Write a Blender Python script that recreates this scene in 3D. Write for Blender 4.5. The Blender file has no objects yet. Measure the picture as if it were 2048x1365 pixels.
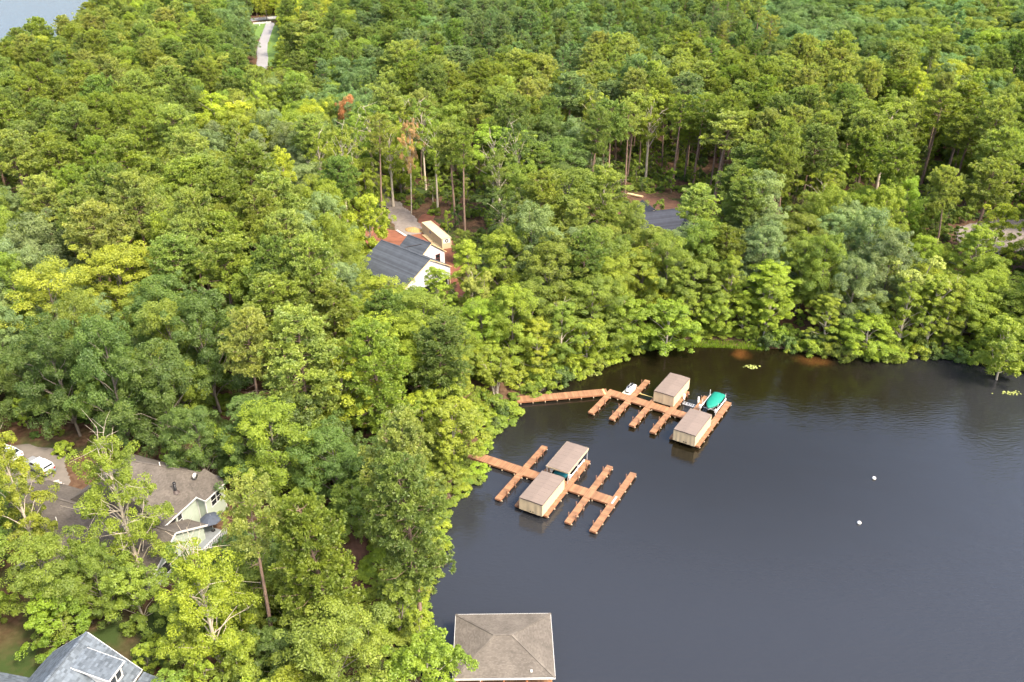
import bpy, math
import numpy as np
from math import radians, cos, sin, pi
from mathutils import Vector
SC = bpy.context.scene
COL = SC.collection
R = np.random.default_rng(7)

# ------------------------------------------------------------------ camera, sky, sun, exposure
FPX, TH, CH = 1750.0, radians(28.51), 82.0
cam = bpy.data.cameras.new('camera')
cam.sensor_width = 36.0
cam.lens = FPX / 2048 * 36
cam.clip_start = 1.0
cam.clip_end = 9000
camo = bpy.data.objects.new('camera', cam)
COL.objects.link(camo)
camo.location = (0, 0, CH)
camo.rotation_euler = (pi / 2 - TH, 0, 0)
SC.camera = camo

SUN_AZ, SUN_EL = radians(-40), radians(52)      # azimuth from +X towards +Y
w = bpy.data.worlds.new('World')
SC.world = w
w.use_nodes = True
nt = w.node_tree
bg = nt.nodes['Background']
sky = nt.nodes.new('ShaderNodeTexSky')
sky.sky_type = 'NISHITA'
sky.sun_disc = False
sky.sun_elevation = SUN_EL
sky.sun_rotation = pi / 2 - SUN_AZ
sky.air_density = 1.0
sky.dust_density = 5.5
sky.ozone_density = 1.0
nt.links.new(sky.outputs[0], bg.inputs[0])
bg.inputs[1].default_value = 0.15
sl = bpy.data.lights.new('sun', 'SUN')
sl.energy = 1.6
sl.angle = radians(8)
sl.color = (1.0, 0.88, 0.68)
so = bpy.data.objects.new('sun', sl)
COL.objects.link(so)
so.location = (0, 0, 200)
so.rotation_euler = (Vector((cos(SUN_AZ) * cos(SUN_EL), sin(SUN_AZ) * cos(SUN_EL), sin(SUN_EL)))).to_track_quat('Z', 'Y').to_euler()
SC.view_settings.view_transform = 'Standard'
SC.view_settings.look = 'None'
SC.view_settings.gamma = 1
SC.view_settings.use_curve_mapping = False
SC.view_settings.exposure = 2.04
SC.render.engine = 'CYCLES'
cy = SC.cycles
cy.max_bounces = 6
cy.diffuse_bounces = 3
cy.glossy_bounces = 3
cy.transmission_bounces = 3
cy.transparent_max_bounces = 4
cy.volume_bounces = 0
cy.volume_step_rate = 4
cy.caustics_reflective = False
cy.caustics_refractive = False
cy.use_denoising = True

# ------------------------------------------------------------------ pixel <-> place (2048 x 1365 photograph)
_c, _s = cos(TH), sin(TH)
def at(px, py, z=0.0):
    u = (px - 1024) / FPX
    v = -(py - 682.5) / FPX
    d = np.array([u, _c + v * _s, -_s + v * _c])
    return np.array([0, 0, CH]) + (z - CH) / d[2] * d
def proj(P):
    d = np.asarray(P, float) - np.array([0, 0, CH])
    z = d[..., 1] * _c - d[..., 2] * _s
    y = d[..., 1] * _s + d[..., 2] * _c
    return np.stack([1024 + FPX * d[..., 0] / z, 682.5 - FPX * y / z, z], -1)

# ------------------------------------------------------------------ mesh building
class MB:
    def __init__(s):
        s.v = []; s.f = []; s.n = 0
    def add(s, v, f, mat=0, var=None):
        v = np.asarray(v, np.float32).reshape(-1, 3)
        f = np.asarray(f, np.int32)
        if f.ndim == 1: f = f[None]
        s.v.append(v)
        s.f.append((f + s.n, mat, var))
        s.n += len(v)
        return s
    def box(s, x0, x1, y0, y1, z0, z1, mat=0):
        v = [(x, y, z) for z in (z0, z1) for y in (y0, y1) for x in (x0, x1)]
        return s.add(v, [(0, 2, 3, 1), (4, 5, 7, 6), (0, 1, 5, 4), (2, 6, 7, 3), (0, 4, 6, 2), (1, 3, 7, 5)], mat)
    def bar(s, a, b, wd, ht, mat=0):
        a = np.array(a, float); b = np.array(b, float)
        d = b - a; d /= np.linalg.norm(d) + 1e-9
        up = np.array([0, 0, 1.0]) if abs(d[2]) < .9 else np.array([1.0, 0, 0])
        x = np.cross(d, up); x /= np.linalg.norm(x); y = np.cross(x, d)
        v = [p + x * sx * wd / 2 + y * sy * ht / 2 for p in (a, b) for sx, sy in ((-1, -1), (1, -1), (1, 1), (-1, 1))]
        return s.add(v, [(0, 1, 2, 3), (7, 6, 5, 4), (0, 4, 5, 1), (1, 5, 6, 2), (2, 6, 7, 3), (3, 7, 4, 0)], mat)
    def tube(s, pts, rad, k=6, mat=0, cap=True):
        pts = np.asarray(pts, float); rad = np.asarray(rad, float) * np.ones(len(pts))
        n = len(pts)
        t = np.gradient(pts, axis=0)
        t /= np.linalg.norm(t, axis=1)[:, None] + 1e-9
        ref = np.array([0, 0, 1.0]) if abs(t[0, 2]) < .9 else np.array([1.0, 0, 0])
        x = np.cross(t, ref); x /= np.linalg.norm(x, axis=1)[:, None] + 1e-9
        y = np.cross(t, x)
        a = np.arange(k) * 2 * pi / k
        v = pts[:, None] + rad[:, None, None] * (np.cos(a)[None, :, None] * x[:, None] + np.sin(a)[None, :, None] * y[:, None])
        i = np.arange(n - 1)[:, None] * k; j = np.arange(k)[None]; j2 = (j + 1) % k
        f = np.stack([i + j, i + j2, i + k + j2, i + k + j], -1).reshape(-1, 4)
        s.add(v.reshape(-1, 3), f, mat)
        if cap:
            s.f.append((np.arange(k)[None] + s.n - k, mat, None))
        return s
    def prism(s, poly, z0, z1, mat=0):
        n = len(poly)
        v = [(p[0], p[1], z0) for p in poly] + [(p[0], p[1], z1) for p in poly]
        s.add(v, [(i, (i + 1) % n, n + (i + 1) % n, n + i) for i in range(n)], mat)
        b = s.n - 2 * n
        s.f.append((np.array([[b + n + i for i in range(n)]]), mat, None))
        s.f.append((np.array([[b + n - 1 - i for i in range(n)]]), mat, None))
        return s
    def slab(s, poly, t, mat=0):
        # a planar 3-D polygon given a thickness t downwards
        p = np.array(poly, float); n = len(p)
        q = p - np.array([0, 0, t])
        s.add(np.concatenate([p, q]), [(i, n + i, n + (i + 1) % n, (i + 1) % n) for i in range(n)], mat)
        b = s.n - 2 * n
        s.f.append((np.array([[b + i for i in range(n)]]), mat, None))
        s.f.append((np.array([[b + n + n - 1 - i for i in range(n)]]), mat, None))
        return s
    def loft(s, rings, mat=0, caps=True):
        rings = np.asarray(rings, float); n, k = rings.shape[:2]
        i = np.arange(n - 1)[:, None] * k; j = np.arange(k)[None]; j2 = (j + 1) % k
        s.add(rings.reshape(-1, 3), np.stack([i + j, i + j2, i + k + j2, i + k + j], -1).reshape(-1, 4), mat)
        if caps:
            b = s.n - n * k
            s.f.append((np.arange(k)[None, ::-1] + b, mat, None))
            s.f.append((np.arange(k)[None] + b + (n - 1) * k, mat, None))
        return s
    def mesh(s, name, mats, smooth=False):
        me = bpy.data.meshes.new(name)
        v = np.concatenate(s.v).astype(np.float32)
        me.vertices.add(len(v)); me.vertices.foreach_set('co', v.ravel())
        tot = np.concatenate([np.full(len(f), f.shape[1]) for f, _, _ in s.f]).astype(np.int32)
        idx = np.concatenate([f.ravel() for f, _, _ in s.f]).astype(np.int32)
        mi = np.concatenate([np.full(len(f), m) for f, m, _ in s.f]).astype(np.int32)
        me.loops.add(len(idx)); me.loops.foreach_set('vertex_index', idx)
        me.polygons.add(len(tot))
        st = np.concatenate([[0], np.cumsum(tot)[:-1]]).astype(np.int32)
        me.polygons.foreach_set('loop_start', st); me.polygons.foreach_set('loop_total', tot)
        me.polygons.foreach_set('material_index', mi)
        if any(x is not None for _, _, x in s.f):
            va = np.concatenate([np.full(len(f), .5) if x is None else np.asarray(x) for f, _, x in s.f]).astype(np.float32)
            at_ = me.attributes.new('var', 'FLOAT', 'FACE'); at_.data.foreach_set('value', va)
        me.update(calc_edges=True)
        me.polygons.foreach_set('use_smooth', np.full(len(tot), bool(smooth)))
        for m in (mats if isinstance(mats, (list, tuple)) else [mats]): me.materials.append(m)
        return me

def link(name, me, parent=None, loc=(0, 0, 0), rz=0.0, **props):
    o = bpy.data.objects.new(name, me)
    COL.objects.link(o)
    o.location = loc
    o.rotation_euler = (0, 0, rz)
    if parent is not None: o.parent = parent
    for k, v in props.items(): o[k] = v
    return o
def thing(name, label, category, loc=(0, 0, 0), rz=0.0, group=None):
    o = link(name, None, None, loc, rz, label=label, category=category)
    if group: o['group'] = group
    return o
def part(name, mb, mats, parent, smooth=False, **props):
    return link(name, mb.mesh(name, mats, smooth), parent, **props)

# ------------------------------------------------------------------ materials
def nodes(name):
    m = bpy.data.materials.new(name); m.use_nodes = True
    t = m.node_tree
    return m, t, t.nodes['Principled BSDF']
def mat(name, col, rough=.7, var=.15, scale=2.0, bump=0.0, metal=0.0, isl=0.0, stretch=None, spec=.4, detail=4):
    m, t, p = nodes(name)
    p.inputs['Roughness'].default_value = rough
    p.inputs['Metallic'].default_value = metal
    p.inputs['Specular IOR Level'].default_value = spec
    tc = t.nodes.new('ShaderNodeTexCoord')
    mp = t.nodes.new('ShaderNodeMapping')
    if stretch: mp.inputs['Scale'].default_value = stretch
    t.links.new(tc.outputs['Object'], mp.inputs[0])
    nz = t.nodes.new('ShaderNodeTexNoise')
    nz.inputs['Scale'].default_value = scale; nz.inputs['Detail'].default_value = detail
    t.links.new(mp.outputs[0], nz.inputs['Vector'])
    mr = t.nodes.new('ShaderNodeMapRange')
    mr.inputs[1].default_value = .25; mr.inputs[2].default_value = .75
    mr.inputs[3].default_value = 1 - var; mr.inputs[4].default_value = 1 + var
    t.links.new(nz.outputs[0], mr.inputs[0])
    val = mr.outputs[0]
    if isl:
        g = t.nodes.new('ShaderNodeNewGeometry')
        m2 = t.nodes.new('ShaderNodeMapRange')
        m2.inputs[3].default_value = 1 - isl; m2.inputs[4].default_value = 1 + isl
        t.links.new(g.outputs['Random Per Island'], m2.inputs[0])
        mu = t.nodes.new('ShaderNodeMath'); mu.operation = 'MULTIPLY'
        t.links.new(val, mu.inputs[0]); t.links.new(m2.outputs[0], mu.inputs[1])
        val = mu.outputs[0]
    mx = t.nodes.new('ShaderNodeVectorMath'); mx.operation = 'SCALE'
    mx.inputs[0].default_value = col[:3]
    t.links.new(val, mx.inputs['Scale'])
    t.links.new(mx.outputs[0], p.inputs['Base Color'])
    if bump:
        b = t.nodes.new('ShaderNodeBump'); b.inputs['Strength'].default_value = bump; b.inputs['Distance'].default_value = .05
        t.links.new(nz.outputs[0], b.inputs['Height']); t.links.new(b.outputs[0], p.inputs['Normal'])
    return m

def leaf_material():
    m = bpy.data.materials.new('foliage'); m.use_nodes = True
    t = m.node_tree; t.nodes.clear()
    out = t.nodes.new('ShaderNodeOutputMaterial')
    ti = t.nodes.new('ShaderNodeAttribute'); ti.attribute_type = 'INSTANCER'; ti.attribute_name = 'tint'
    va = t.nodes.new('ShaderNodeAttribute'); va.attribute_type = 'GEOMETRY'; va.attribute_name = 'var'
    isl = t.nodes.new('ShaderNodeNewGeometry')
    ad = t.nodes.new('ShaderNodeMath'); ad.operation = 'MULTIPLY_ADD'
    ad.inputs[1].default_value = .32
    t.links.new(isl.outputs['Random Per Island'], ad.inputs[0]); t.links.new(va.outputs['Fac'], ad.inputs[2])
    rmp = t.nodes.new('ShaderNodeValToRGB')        # old darker green leaf .. young yellow leaf
    e = rmp.color_ramp.elements
    e[0].position = .1; e[0].color = (.66, .74, .75, 1)
    e[1].position = 1.3 / 1.45; e[1].color = (1.32, 1.27, .80, 1)
    dv = t.nodes.new('ShaderNodeMath'); dv.operation = 'DIVIDE'; dv.inputs[1].default_value = 1.45
    t.links.new(ad.outputs[0], dv.inputs[0]); t.links.new(dv.outputs[0], rmp.inputs[0])
    mu = t.nodes.new('ShaderNodeVectorMath'); mu.operation = 'MULTIPLY'
    t.links.new(ti.outputs['Color'], mu.inputs[0]); t.links.new(rmp.outputs[0], mu.inputs[1])
    df = t.nodes.new('ShaderNodeBsdfDiffuse'); t.links.new(mu.outputs[0], df.inputs[0])
    tr = t.nodes.new('ShaderNodeBsdfTranslucent')
    m3 = t.nodes.new('ShaderNodeVectorMath'); m3.operation = 'MULTIPLY'; m3.inputs[1].default_value = (1.10, 1.18, .45)
    t.links.new(mu.outputs[0], m3.inputs[0]); t.links.new(m3.outputs[0], tr.inputs[0])
    gl = t.nodes.new('ShaderNodeBsdfGlossy'); gl.inputs['Roughness'].default_value = .45
    gl.inputs[0].default_value = (1, 1, .95, 1)
    a = t.nodes.new('ShaderNodeMixShader'); a.inputs[0].default_value = .42
    t.links.new(df.outputs[0], a.inputs[1]); t.links.new(tr.outputs[0], a.inputs[2])
    b = t.nodes.new('ShaderNodeMixShader'); b.inputs[0].default_value = .02
    t.links.new(a.outputs[0], b.inputs[1]); t.links.new(gl.outputs[0], b.inputs[2])
    t.links.new(b.outputs[0], out.inputs[0])
    return m
M_LEAF = leaf_material()
M_BARK_PINE = mat('pine bark', (.20, .135, .10), .9, .35, 3, .4, stretch=(3, 3, .5))
M_BARK = mat('grey bark', (.17, .145, .115), .9, .3, 2.5, .4, stretch=(3, 3, .6))
M_BARK_PALE = mat('pale bark', (.40, .345, .265), .85, .25, 2, .2, stretch=(3, 3, .7))
M_DECK = mat('deck boards', (0.205, 0.105, 0.052), .75, .24, .9, isl=.26)
M_RIM = mat('dock rim boards', (0.235, 0.100, 0.048), .7, .2, 2)
M_BEAM = mat('pale beam ends', (0.435, 0.348, 0.235), .8, .2, 3)
M_PILE = mat('wet pilings', (.07, .055, .04), .7, .3, 4)
M_POST = mat('mooring posts', (.20, .10, .06), .8, .25, 5)
M_ROOFTAUPE = mat('taupe metal roof', (0.148, 0.114, 0.092), .55, .07, .8, isl=.03, spec=.5)
M_ROOFEDGE = mat('dark roof edge', (.06, .045, .04), .6, .1)
M_CANVAS = mat('tan canvas', (0.430, 0.340, 0.215), .85, .09, 2.2, .15, stretch=(1, 1, .3))
M_WHITE = mat('white paint', (.62, .61, .58), .5, .06, 3)
M_TRIM = mat('white trim', (0.520, 0.520, 0.500), .5, .05, 3)
M_BLACK = mat('black plastic', (.015, .015, .017), .4, .2, 3)
M_GLASS = mat('window glass', (.018, .022, .026), .06, .3, 1, spec=.9)
M_TEAL = mat('green boat cover', (0.000, 0.165, 0.115), .7, .14, 2.5, .3)
M_AQUA = mat('teal boat cover', (0.000, 0.131, 0.165), .7, .14, 2.5, .3)
M_ALU = mat('aluminium', (.62, .63, .64), .35, .05, 3, metal=.6)
M_GELCOAT = mat('pale hull', (.52, .52, .50), .3, .05, 3)
M_SHINGLE_TAN = mat('weathered tan shingles', (0.110, 0.097, 0.082), .9, .22, .45, isl=.16, detail=6, spec=.15)
M_SHINGLE_BROWN = mat('brown shingles', (0.093, 0.082, 0.071), .9, .2, .5, isl=.18, detail=6, spec=.15)
M_SHINGLE_SLATE = mat('pale slate shingles', (0.092, 0.110, 0.130), .85, .05, .8, isl=.32, detail=5, spec=.15)
M_SHINGLE_DARK = mat('charcoal shingles', (0.052, 0.060, 0.072), .85, .15, .8, isl=.2, detail=5, spec=.15)
M_SHINGLE_BLACK = mat('blue black shingles', (.034, .038, .050), .85, .15, .8, isl=.2, detail=5, spec=.15)
M_SIDING = mat('pale green siding', (0.300, 0.345, 0.285), .7, .06, 2)
M_SIDING_GREY = mat('grey green siding', (.30, .34, .30), .7, .06, 2)
M_WOOD = mat('fresh lumber', (.52, .38, .20), .8, .2, 3, isl=.2)
M_ORANGEWOOD = mat('stained cedar', (.42, .16, .06), .7, .2, 3)
M_CONTAINER = mat('beige container paint', (0.470, 0.410, 0.260), .55, .1, .8, isl=0)
M_CONCRETE = mat('concrete', (.36, .34, .31), .9, .12, 1.5)
M_TYRE = mat('tyre rubber', (.02, .02, .02), .85, .2, 5)
M_RED = mat('red lens', (.35, .02, .015), .3, .1, 5)
M_STRAW = mat('straw', (0.300, 0.195, 0.075), .95, .35, 3, .6)
M_MULCH = mat('dark mulch', (.085, .04, .025), .95, .4, 6, .6)

# ------------------------------------------------------------------ shore lines, terrain
SHORE_PX = [(820, 1640), (838, 1480), (845, 1365), (838, 1290), (832, 1200), (868, 1120), (884, 1050), (893, 1006), (940, 975), (962, 930), (968, 885),
            (1008, 850), (1030, 822), (1042, 798), (1092, 778), (1150, 755), (1205, 728), (1270, 702), (1350, 692), (1440, 692), (1520, 697), (1580, 700), (1640, 712),
            (1720, 716), (1800, 714), (1880, 714), (1945, 720), (1992, 735), (2048, 742), (2130, 752)]
SHORE = np.array([at(x, y, 0)[:2] for x, y in SHORE_PX])
LAKE = np.concatenate([[(-34, -60), (-22, 15)], SHORE[0:], [(96, 132), (112, 124), (124, 108), (150, 95), (400, 60), (1500, 60), (1500, -400), (-60, -400)]])
FARLAKE = np.array([(-265, 760), (-258, 640), (-246, 560), (-224, 490), (-210, 432), (-205, 385), (-226, 350), (-300, 318), (-420, 292), (-1500, 250), (-1500, 2500), (-150, 2500), (-200, 1200)])
def poly_sdf(P, poly):
    P = np.asarray(P, float); d = np.full(len(P), 1e9); inside = np.zeros(len(P), bool)
    n = len(poly)
    for i in range(n):
        a, b = poly[i], poly[(i + 1) % n]
        e = b - a; q = P - a
        h = np.clip((q @ e) / (e @ e), 0, 1)
        d = np.minimum(d, np.hypot(*(q - h[:, None] * e).T))
        c = (a[1] > P[:, 1]) != (b[1] > P[:, 1])
        with np.errstate(divide='ignore', invalid='ignore'):
            xi = (b[0] - a[0]) * (P[:, 1] - a[1]) / (b[1] - a[1]) + a[0]
        inside ^= c & (P[:, 0] < xi)
    return np.where(inside, -d, d)
def shore_dist(P):
    P = np.asarray(P, float).reshape(-1, 2)
    return np.minimum(poly_sdf(P, LAKE), poly_sdf(P, FARLAKE))
def height(P):
    P = np.asarray(P, float).reshape(-1, 2)
    d = shore_dist(P)
    h = 5.0 * (1 - np.exp(-np.maximum(d, 0) / 16))
    h += .35 * np.sin(P[:, 0] * .045 + 1) * np.sin(P[:, 1] * .038) * np.clip(d / 25, 0, 1)
    far = np.clip((P[:, 1] - 700) / 1500, 0, 1)
    return np.where(d > 0, h + 25 * far, np.maximum(d * .35, -2.5))
def gz(x, y): return float(height([(x, y)])[0])
def on_ground(px, py, dz=0.0):
    z = 4.0
    for _ in range(8):
        p = at(px, py, z + dz); z = gz(p[0], p[1])
    return np.array([p[0], p[1], z])

def axis(lo, hi, step, far_):
    core = np.arange(lo, hi + .1, step)
    k = np.array([1, 2, 4, 8, 15, 30, 60, 120, 240, 480, 900, 1800.]) * 12
    k = k[k < far_]
    return np.concatenate([lo - k[::-1], core, hi + k])
gx = axis(-300, 300, 3.0, 3000); gy = axis(20, 560, 3.0, 3000)
GX, GY = np.meshgrid(gx, gy)
P2 = np.c_[GX.ravel(), GY.ravel()]
gh = height(P2)
nx, ny = len(gx), len(gy)
ii = (np.arange(ny - 1)[:, None] * nx + np.arange(nx - 1)[None]).ravel()
mb = MB().add(np.c_[P2, gh], np.stack([ii, ii + 1, ii + nx + 1, ii + nx], -1))
def ground_material():
    m, t, p = nodes('forest floor')
    p.inputs['Roughness'].default_value = .95; p.inputs['Specular IOR Level'].default_value = .1
    tc = t.nodes.new('ShaderNodeNewGeometry')
    def nz(sc, det=6):
        n = t.nodes.new('ShaderNodeTexNoise'); n.inputs['Scale'].default_value = sc; n.inputs['Detail'].default_value = det
        t.links.new(tc.outputs['Position'], n.inputs['Vector']); return n
    r1 = t.nodes.new('ShaderNodeValToRGB')
    e = r1.color_ramp.elements
    e[0].position = .3; e[0].color = (.055, .030, .018, 1)
    e[1].position = .72; e[1].color = (.115, .072, .045, 1)
    n1 = nz(1.4, 8); t.links.new(n1.outputs[0], r1.inputs[0])
    r2 = t.nodes.new('ShaderNodeValToRGB')
    e = r2.color_ramp.elements
    e[0].position = .50; e[0].color = (0, 0, 0, 1); e[1].position = .62; e[1].color = (1, 1, 1, 1)
    n2 = nz(.11, 5); t.links.new(n2.outputs[0], r2.inputs[0])
    mx = t.nodes.new('ShaderNodeMix'); mx.data_type = 'RGBA'
    t.links.new(r2.outputs[0], mx.inputs[0]); t.links.new(r1.outputs[0], mx.inputs[6]); mx.inputs[7].default_value = (.035, .055, .016, 1)
    t.links.new(mx.outputs[2], p.inputs['Base Color'])
    b = t.nodes.new('ShaderNodeBump'); b.inputs['Strength'].default_value = .8; b.inputs['Distance'].default_value = .15
    t.links.new(n1.outputs[0], b.inputs['Height']); t.links.new(b.outputs[0], p.inputs['Normal'])
    return m
M_GROUND = ground_material()
link('ground', mb.mesh('ground', M_GROUND, True), kind='structure', label='leaf-littered forest floor')

# ------------------------------------------------------------------ water
def water_material():
    m, t, p = nodes('lake water')
    p.inputs['Roughness'].default_value = .02
    p.inputs['IOR'].default_value = 1.46
    g = t.nodes.new('ShaderNodeNewGeometry')
    def noise(sc, det, scale=(1, 1, 1), rot=0):
        mp = t.nodes.new('ShaderNodeMapping'); mp.inputs['Scale'].default_value = scale; mp.inputs['Rotation'].default_value = (0, 0, rot)
        t.links.new(g.outputs['Position'], mp.inputs[0])
        n = t.nodes.new('ShaderNodeTexNoise'); n.inputs['Scale'].default_value = sc; n.inputs['Detail'].default_value = det
        t.links.new(mp.outputs[0], n.inputs['Vector']); return n
    def dist(px, py, r0, r1, sy=1.0):
        c = at(px, py, 0)
        sb = t.nodes.new('ShaderNodeVectorMath'); sb.operation = 'SUBTRACT'; sb.inputs[1].default_value = (c[0], c[1], 0)
        t.links.new(wob.outputs[0], sb.inputs[0])
        sc = t.nodes.new('ShaderNodeVectorMath'); sc.operation = 'MULTIPLY'; sc.inputs[1].default_value = (1, sy, 0)
        t.links.new(sb.outputs[0], sc.inputs[0])
        ln = t.nodes.new('ShaderNodeVectorMath'); ln.operation = 'LENGTH'; t.links.new(sc.outputs[0], ln.inputs[0])
        mr = t.nodes.new('ShaderNodeMapRange'); mr.interpolation_type = 'SMOOTHSTEP'
        mr.inputs[1].default_value = r0; mr.inputs[2].default_value = r1; mr.inputs[3].default_value = 1; mr.inputs[4].default_value = 0
        t.links.new(ln.outputs['Value'], mr.inputs[0]); return mr.outputs[0]
    nz = noise(.35, 3)
    of = t.nodes.new('ShaderNodeVectorMath'); of.operation = 'SUBTRACT'; of.inputs[1].default_value = (.5, .5, .5)
    t.links.new(nz.outputs['Color'], of.inputs[0])
    o2 = t.nodes.new('ShaderNodeVectorMath'); o2.operation = 'SCALE'; o2.inputs['Scale'].default_value = 3.0
    t.links.new(of.outputs[0], o2.inputs[0])
    wob = t.nodes.new('ShaderNodeVectorMath'); wob.operation = 'ADD'
    t.links.new(g.outputs['Position'], wob.inputs[0]); t.links.new(o2.outputs[0], wob.inputs[1])
    def mix(fac, a, col):
        x = t.nodes.new('ShaderNodeMix'); x.data_type = 'RGBA'
        t.links.new(fac, x.inputs[0])
        if isinstance(a, tuple): x.inputs[6].default_value = a
        else: t.links.new(a, x.inputs[6])
        x.inputs[7].default_value = col; return x.outputs[2]
    # open lake, tea-brown cove, two sand banks under shallow water
    c = mix(dist(1420, 760, 18, 62), (.019, .0205, .024, 1), (.0075, .0060, .0026, 1))
    c = mix(dist(1630, 722, .2, 4.6, 1.5), c, (.048, .022, .007, 1))
    c = mix(dist(1481, 708, .1, 2.6, .8), c, (.065, .028, .008, 1))
    t.links.new(c, p.inputs['Base Color'])
    n1 = noise(.95, 3, (1, 2.4, 1), radians(-14))
    n2 = noise(.13, 2, (1, 1.8, 1), radians(20))
    n3 = noise(2.2, 2, (1, 3.0, 1), radians(-32))
    # ripples fade out in the calm cove
    calm = dist(1200, 800, 30, 75)
    am = t.nodes.new('ShaderNodeMapRange'); am.inputs[3].default_value = 1.0; am.inputs[4].default_value = .45
    t.links.new(calm, am.inputs[0])
    def bump(h, d, prev=None, st=1.0):
        b = t.nodes.new('ShaderNodeBump'); b.inputs['Distance'].default_value = d
        if isinstance(st, float): b.inputs['Strength'].default_value = st
        else: t.links.new(st, b.inputs['Strength'])
        t.links.new(h, b.inputs['Height'])
        if prev: t.links.new(prev, b.inputs['Normal'])
        return b.outputs[0]
    b = bump(n2.outputs[0], .10, None, .8)
    b = bump(n1.outputs[0], .06, b, am.outputs[0])
    b = bump(n3.outputs[0], .014, b, am.outputs[0])
    t.links.new(b, p.inputs['Normal'])
    return m
wx = 3000
mb = MB().add([(-wx, -wx, 0), (wx, -wx, 0), (wx, wx, 0), (-wx, wx, 0)], [(0, 1, 2, 3)])
link('water', mb.mesh('water', water_material()), kind='structure', label='dark still lake water')

# ------------------------------------------------------------------ roads, drives, bare soil: sheets draped on the terrain
def inpoly(P, poly): return poly_sdf(P, np.asarray(poly, float)) < 0
def drape(name, poly, m, dz=.1, step=1.5, label=None, ragged=0.0):
    poly = np.asarray(poly, float)
    lo, hi = poly.min(0) - step, poly.max(0) + step
    xs = np.arange(lo[0], hi[0] + step, step); ys = np.arange(lo[1], hi[1] + step, step)
    X, Y = np.meshgrid(xs, ys); P = np.c_[X.ravel(), Y.ravel()]
    d = poly_sdf(P, poly)
    if ragged:
        d = d + ragged * (np.sin(P[:, 0] * 1.1 + 3 * np.sin(P[:, 1] * .5)) + np.sin(P[:, 1] * 1.3 + 2 * np.sin(P[:, 0] * .7))) * .5
    z = height(P) + dz - np.clip(d + .1, 0, 1) * .8
    n = len(xs)
    i = (np.arange(len(ys) - 1)[:, None] * n + np.arange(n - 1)[None]).ravel()
    q = np.stack([i, i + 1, i + n + 1, i + n], -1)
    q = q[(d[q] < step * .8).any(1)]
    used = np.unique(q); rm = np.zeros(len(P), int); rm[used] = np.arange(len(used))
    o = link(name, MB().add(np.c_[P, z][used], rm[q]).mesh(name, m, True), kind='structure')
    if label: o['label'] = label
    return o
def ribbon(px, wd, z=5.0):
    p = np.array([at(x, y, z)[:2] for x, y in px])
    t = np.gradient(p, axis=0); t /= np.linalg.norm(t, axis=1)[:, None]
    n = np.c_[-t[:, 1], t[:, 0]]
    wd = np.asarray(wd) * np.ones(len(p))
    return np.concatenate([p + n * wd[:, None] / 2, (p - n * wd[:, None] / 2)[::-1]])
def pxpoly(px, z=5.0): return np.array([at(x, y, z)[:2] for x, y in px])
M_ROAD = mat('worn pale asphalt', (.22, .215, .22), .9, .08, .6)
M_CLAY = mat('red clay', (.165, .062, .034), .95, .35, .5, .8, detail=8)
M_GRAVEL = mat('grey gravel', (.17, .145, .125), .95, .25, 1.2, .8, detail=8)
M_DRIVE = mat('tan drive', (.13, .115, .10), .95, .18, .7, .4, detail=8)
M_LAWN = mat('mown verge', (.085, .15, .025), .95, .25, .5, .5)
M_STRAWFLOOR = mat('pine straw floor', (.082, .040, .024), .95, .4, .8, .8, detail=9)
ROAD = ribbon([(541, 47), (538, 55), (534, 65), (529, 78), (525, 91), (524, 104), (526, 117), (524, 132), (517, 147), (502, 165)], 4.8)
GAP = ribbon([(502, 165), (430, 205), (320, 262), (180, 322), (40, 350), (-120, 385)], 5)
CROSS = ribbon([(440, 44), (500, 41), (545, 37), (600, 34)], 9)
VERGE = ribbon([(548, 52), (546, 75), (541, 95), (545, 118), (560, 135)], [6, 9, 10, 12, 10])
VERGE2 = pxpoly([(500, 48), (540, 46), (528, 66), (505, 92), (490, 95)])
DRIVE_W = pxpoly([(764, 398), (800, 404), (826, 430), (850, 458), (845, 470), (800, 470), (790, 452), (770, 425), (745, 404)])
DRIVE_W2 = pxpoly([(742, 330), (758, 330), (782, 402), (764, 402), (740, 360)])
CLAY1 = pxpoly([(724, 455), (760, 452), (790, 462), (830, 448), (842, 430), (862, 425), (880, 450), (905, 480), (912, 520), (880, 540), (760, 540), (722, 505)])
CLAY2 = pxpoly([(885, 514), (920, 518), (950, 535), (948, 560), (936, 600), (944, 640), (930, 645), (918, 605), (902, 560)])
CLAY3 = pxpoly([(1262, 400), (1300, 392), (1345, 398), (1372, 412), (1385, 445), (1300, 450), (1266, 425)])
DRIVE_R = pxpoly([(1910, 455), (1950, 446), (2000, 440), (2090, 440), (2100, 500), (2010, 500), (1985, 520), (1925, 490), (1912, 470)])
DRIVE_B = pxpoly([(0, 895), (60, 893), (110, 905), (132, 925), (136, 965), (122, 1000), (70, 1010), (-60, 1000), (-120, 930)], 4.8)
STRAWF = pxpoly([(690, 1040), (770, 1040), (790, 1120), (800, 1290), (760, 1300), (690, 1260), (672, 1180), (680, 1100)], 2.5)
drape('verge', VERGE, M_LAWN, .08, 2, 'mown grass verge beside the far road')
drape('verge', VERGE2, M_LAWN, .08, 2, 'mown grass corner left of the far road')
drape('road', ROAD, M_ROAD, .22, .8, 'pale narrow road curving out of the woods')
drape('road', CROSS, M_ROAD, .26, 1.5, 'cross road between two white rails')
drape('bare_soil', CLAY1, M_CLAY, .10, .7, 'red clay around the unfinished white house', .5)
drape('bare_soil', CLAY2, M_CLAY, .10, .7, 'red clay slope below the unfinished white house', .8)
drape('bare_soil', CLAY3, M_STRAWFLOOR, .10, .8, 'red brown soil around the charcoal roofed house', .8)
drape('driveway', DRIVE_W, M_GRAVEL, .2, .7, 'grey gravel drive beside the container', .5)
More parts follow.
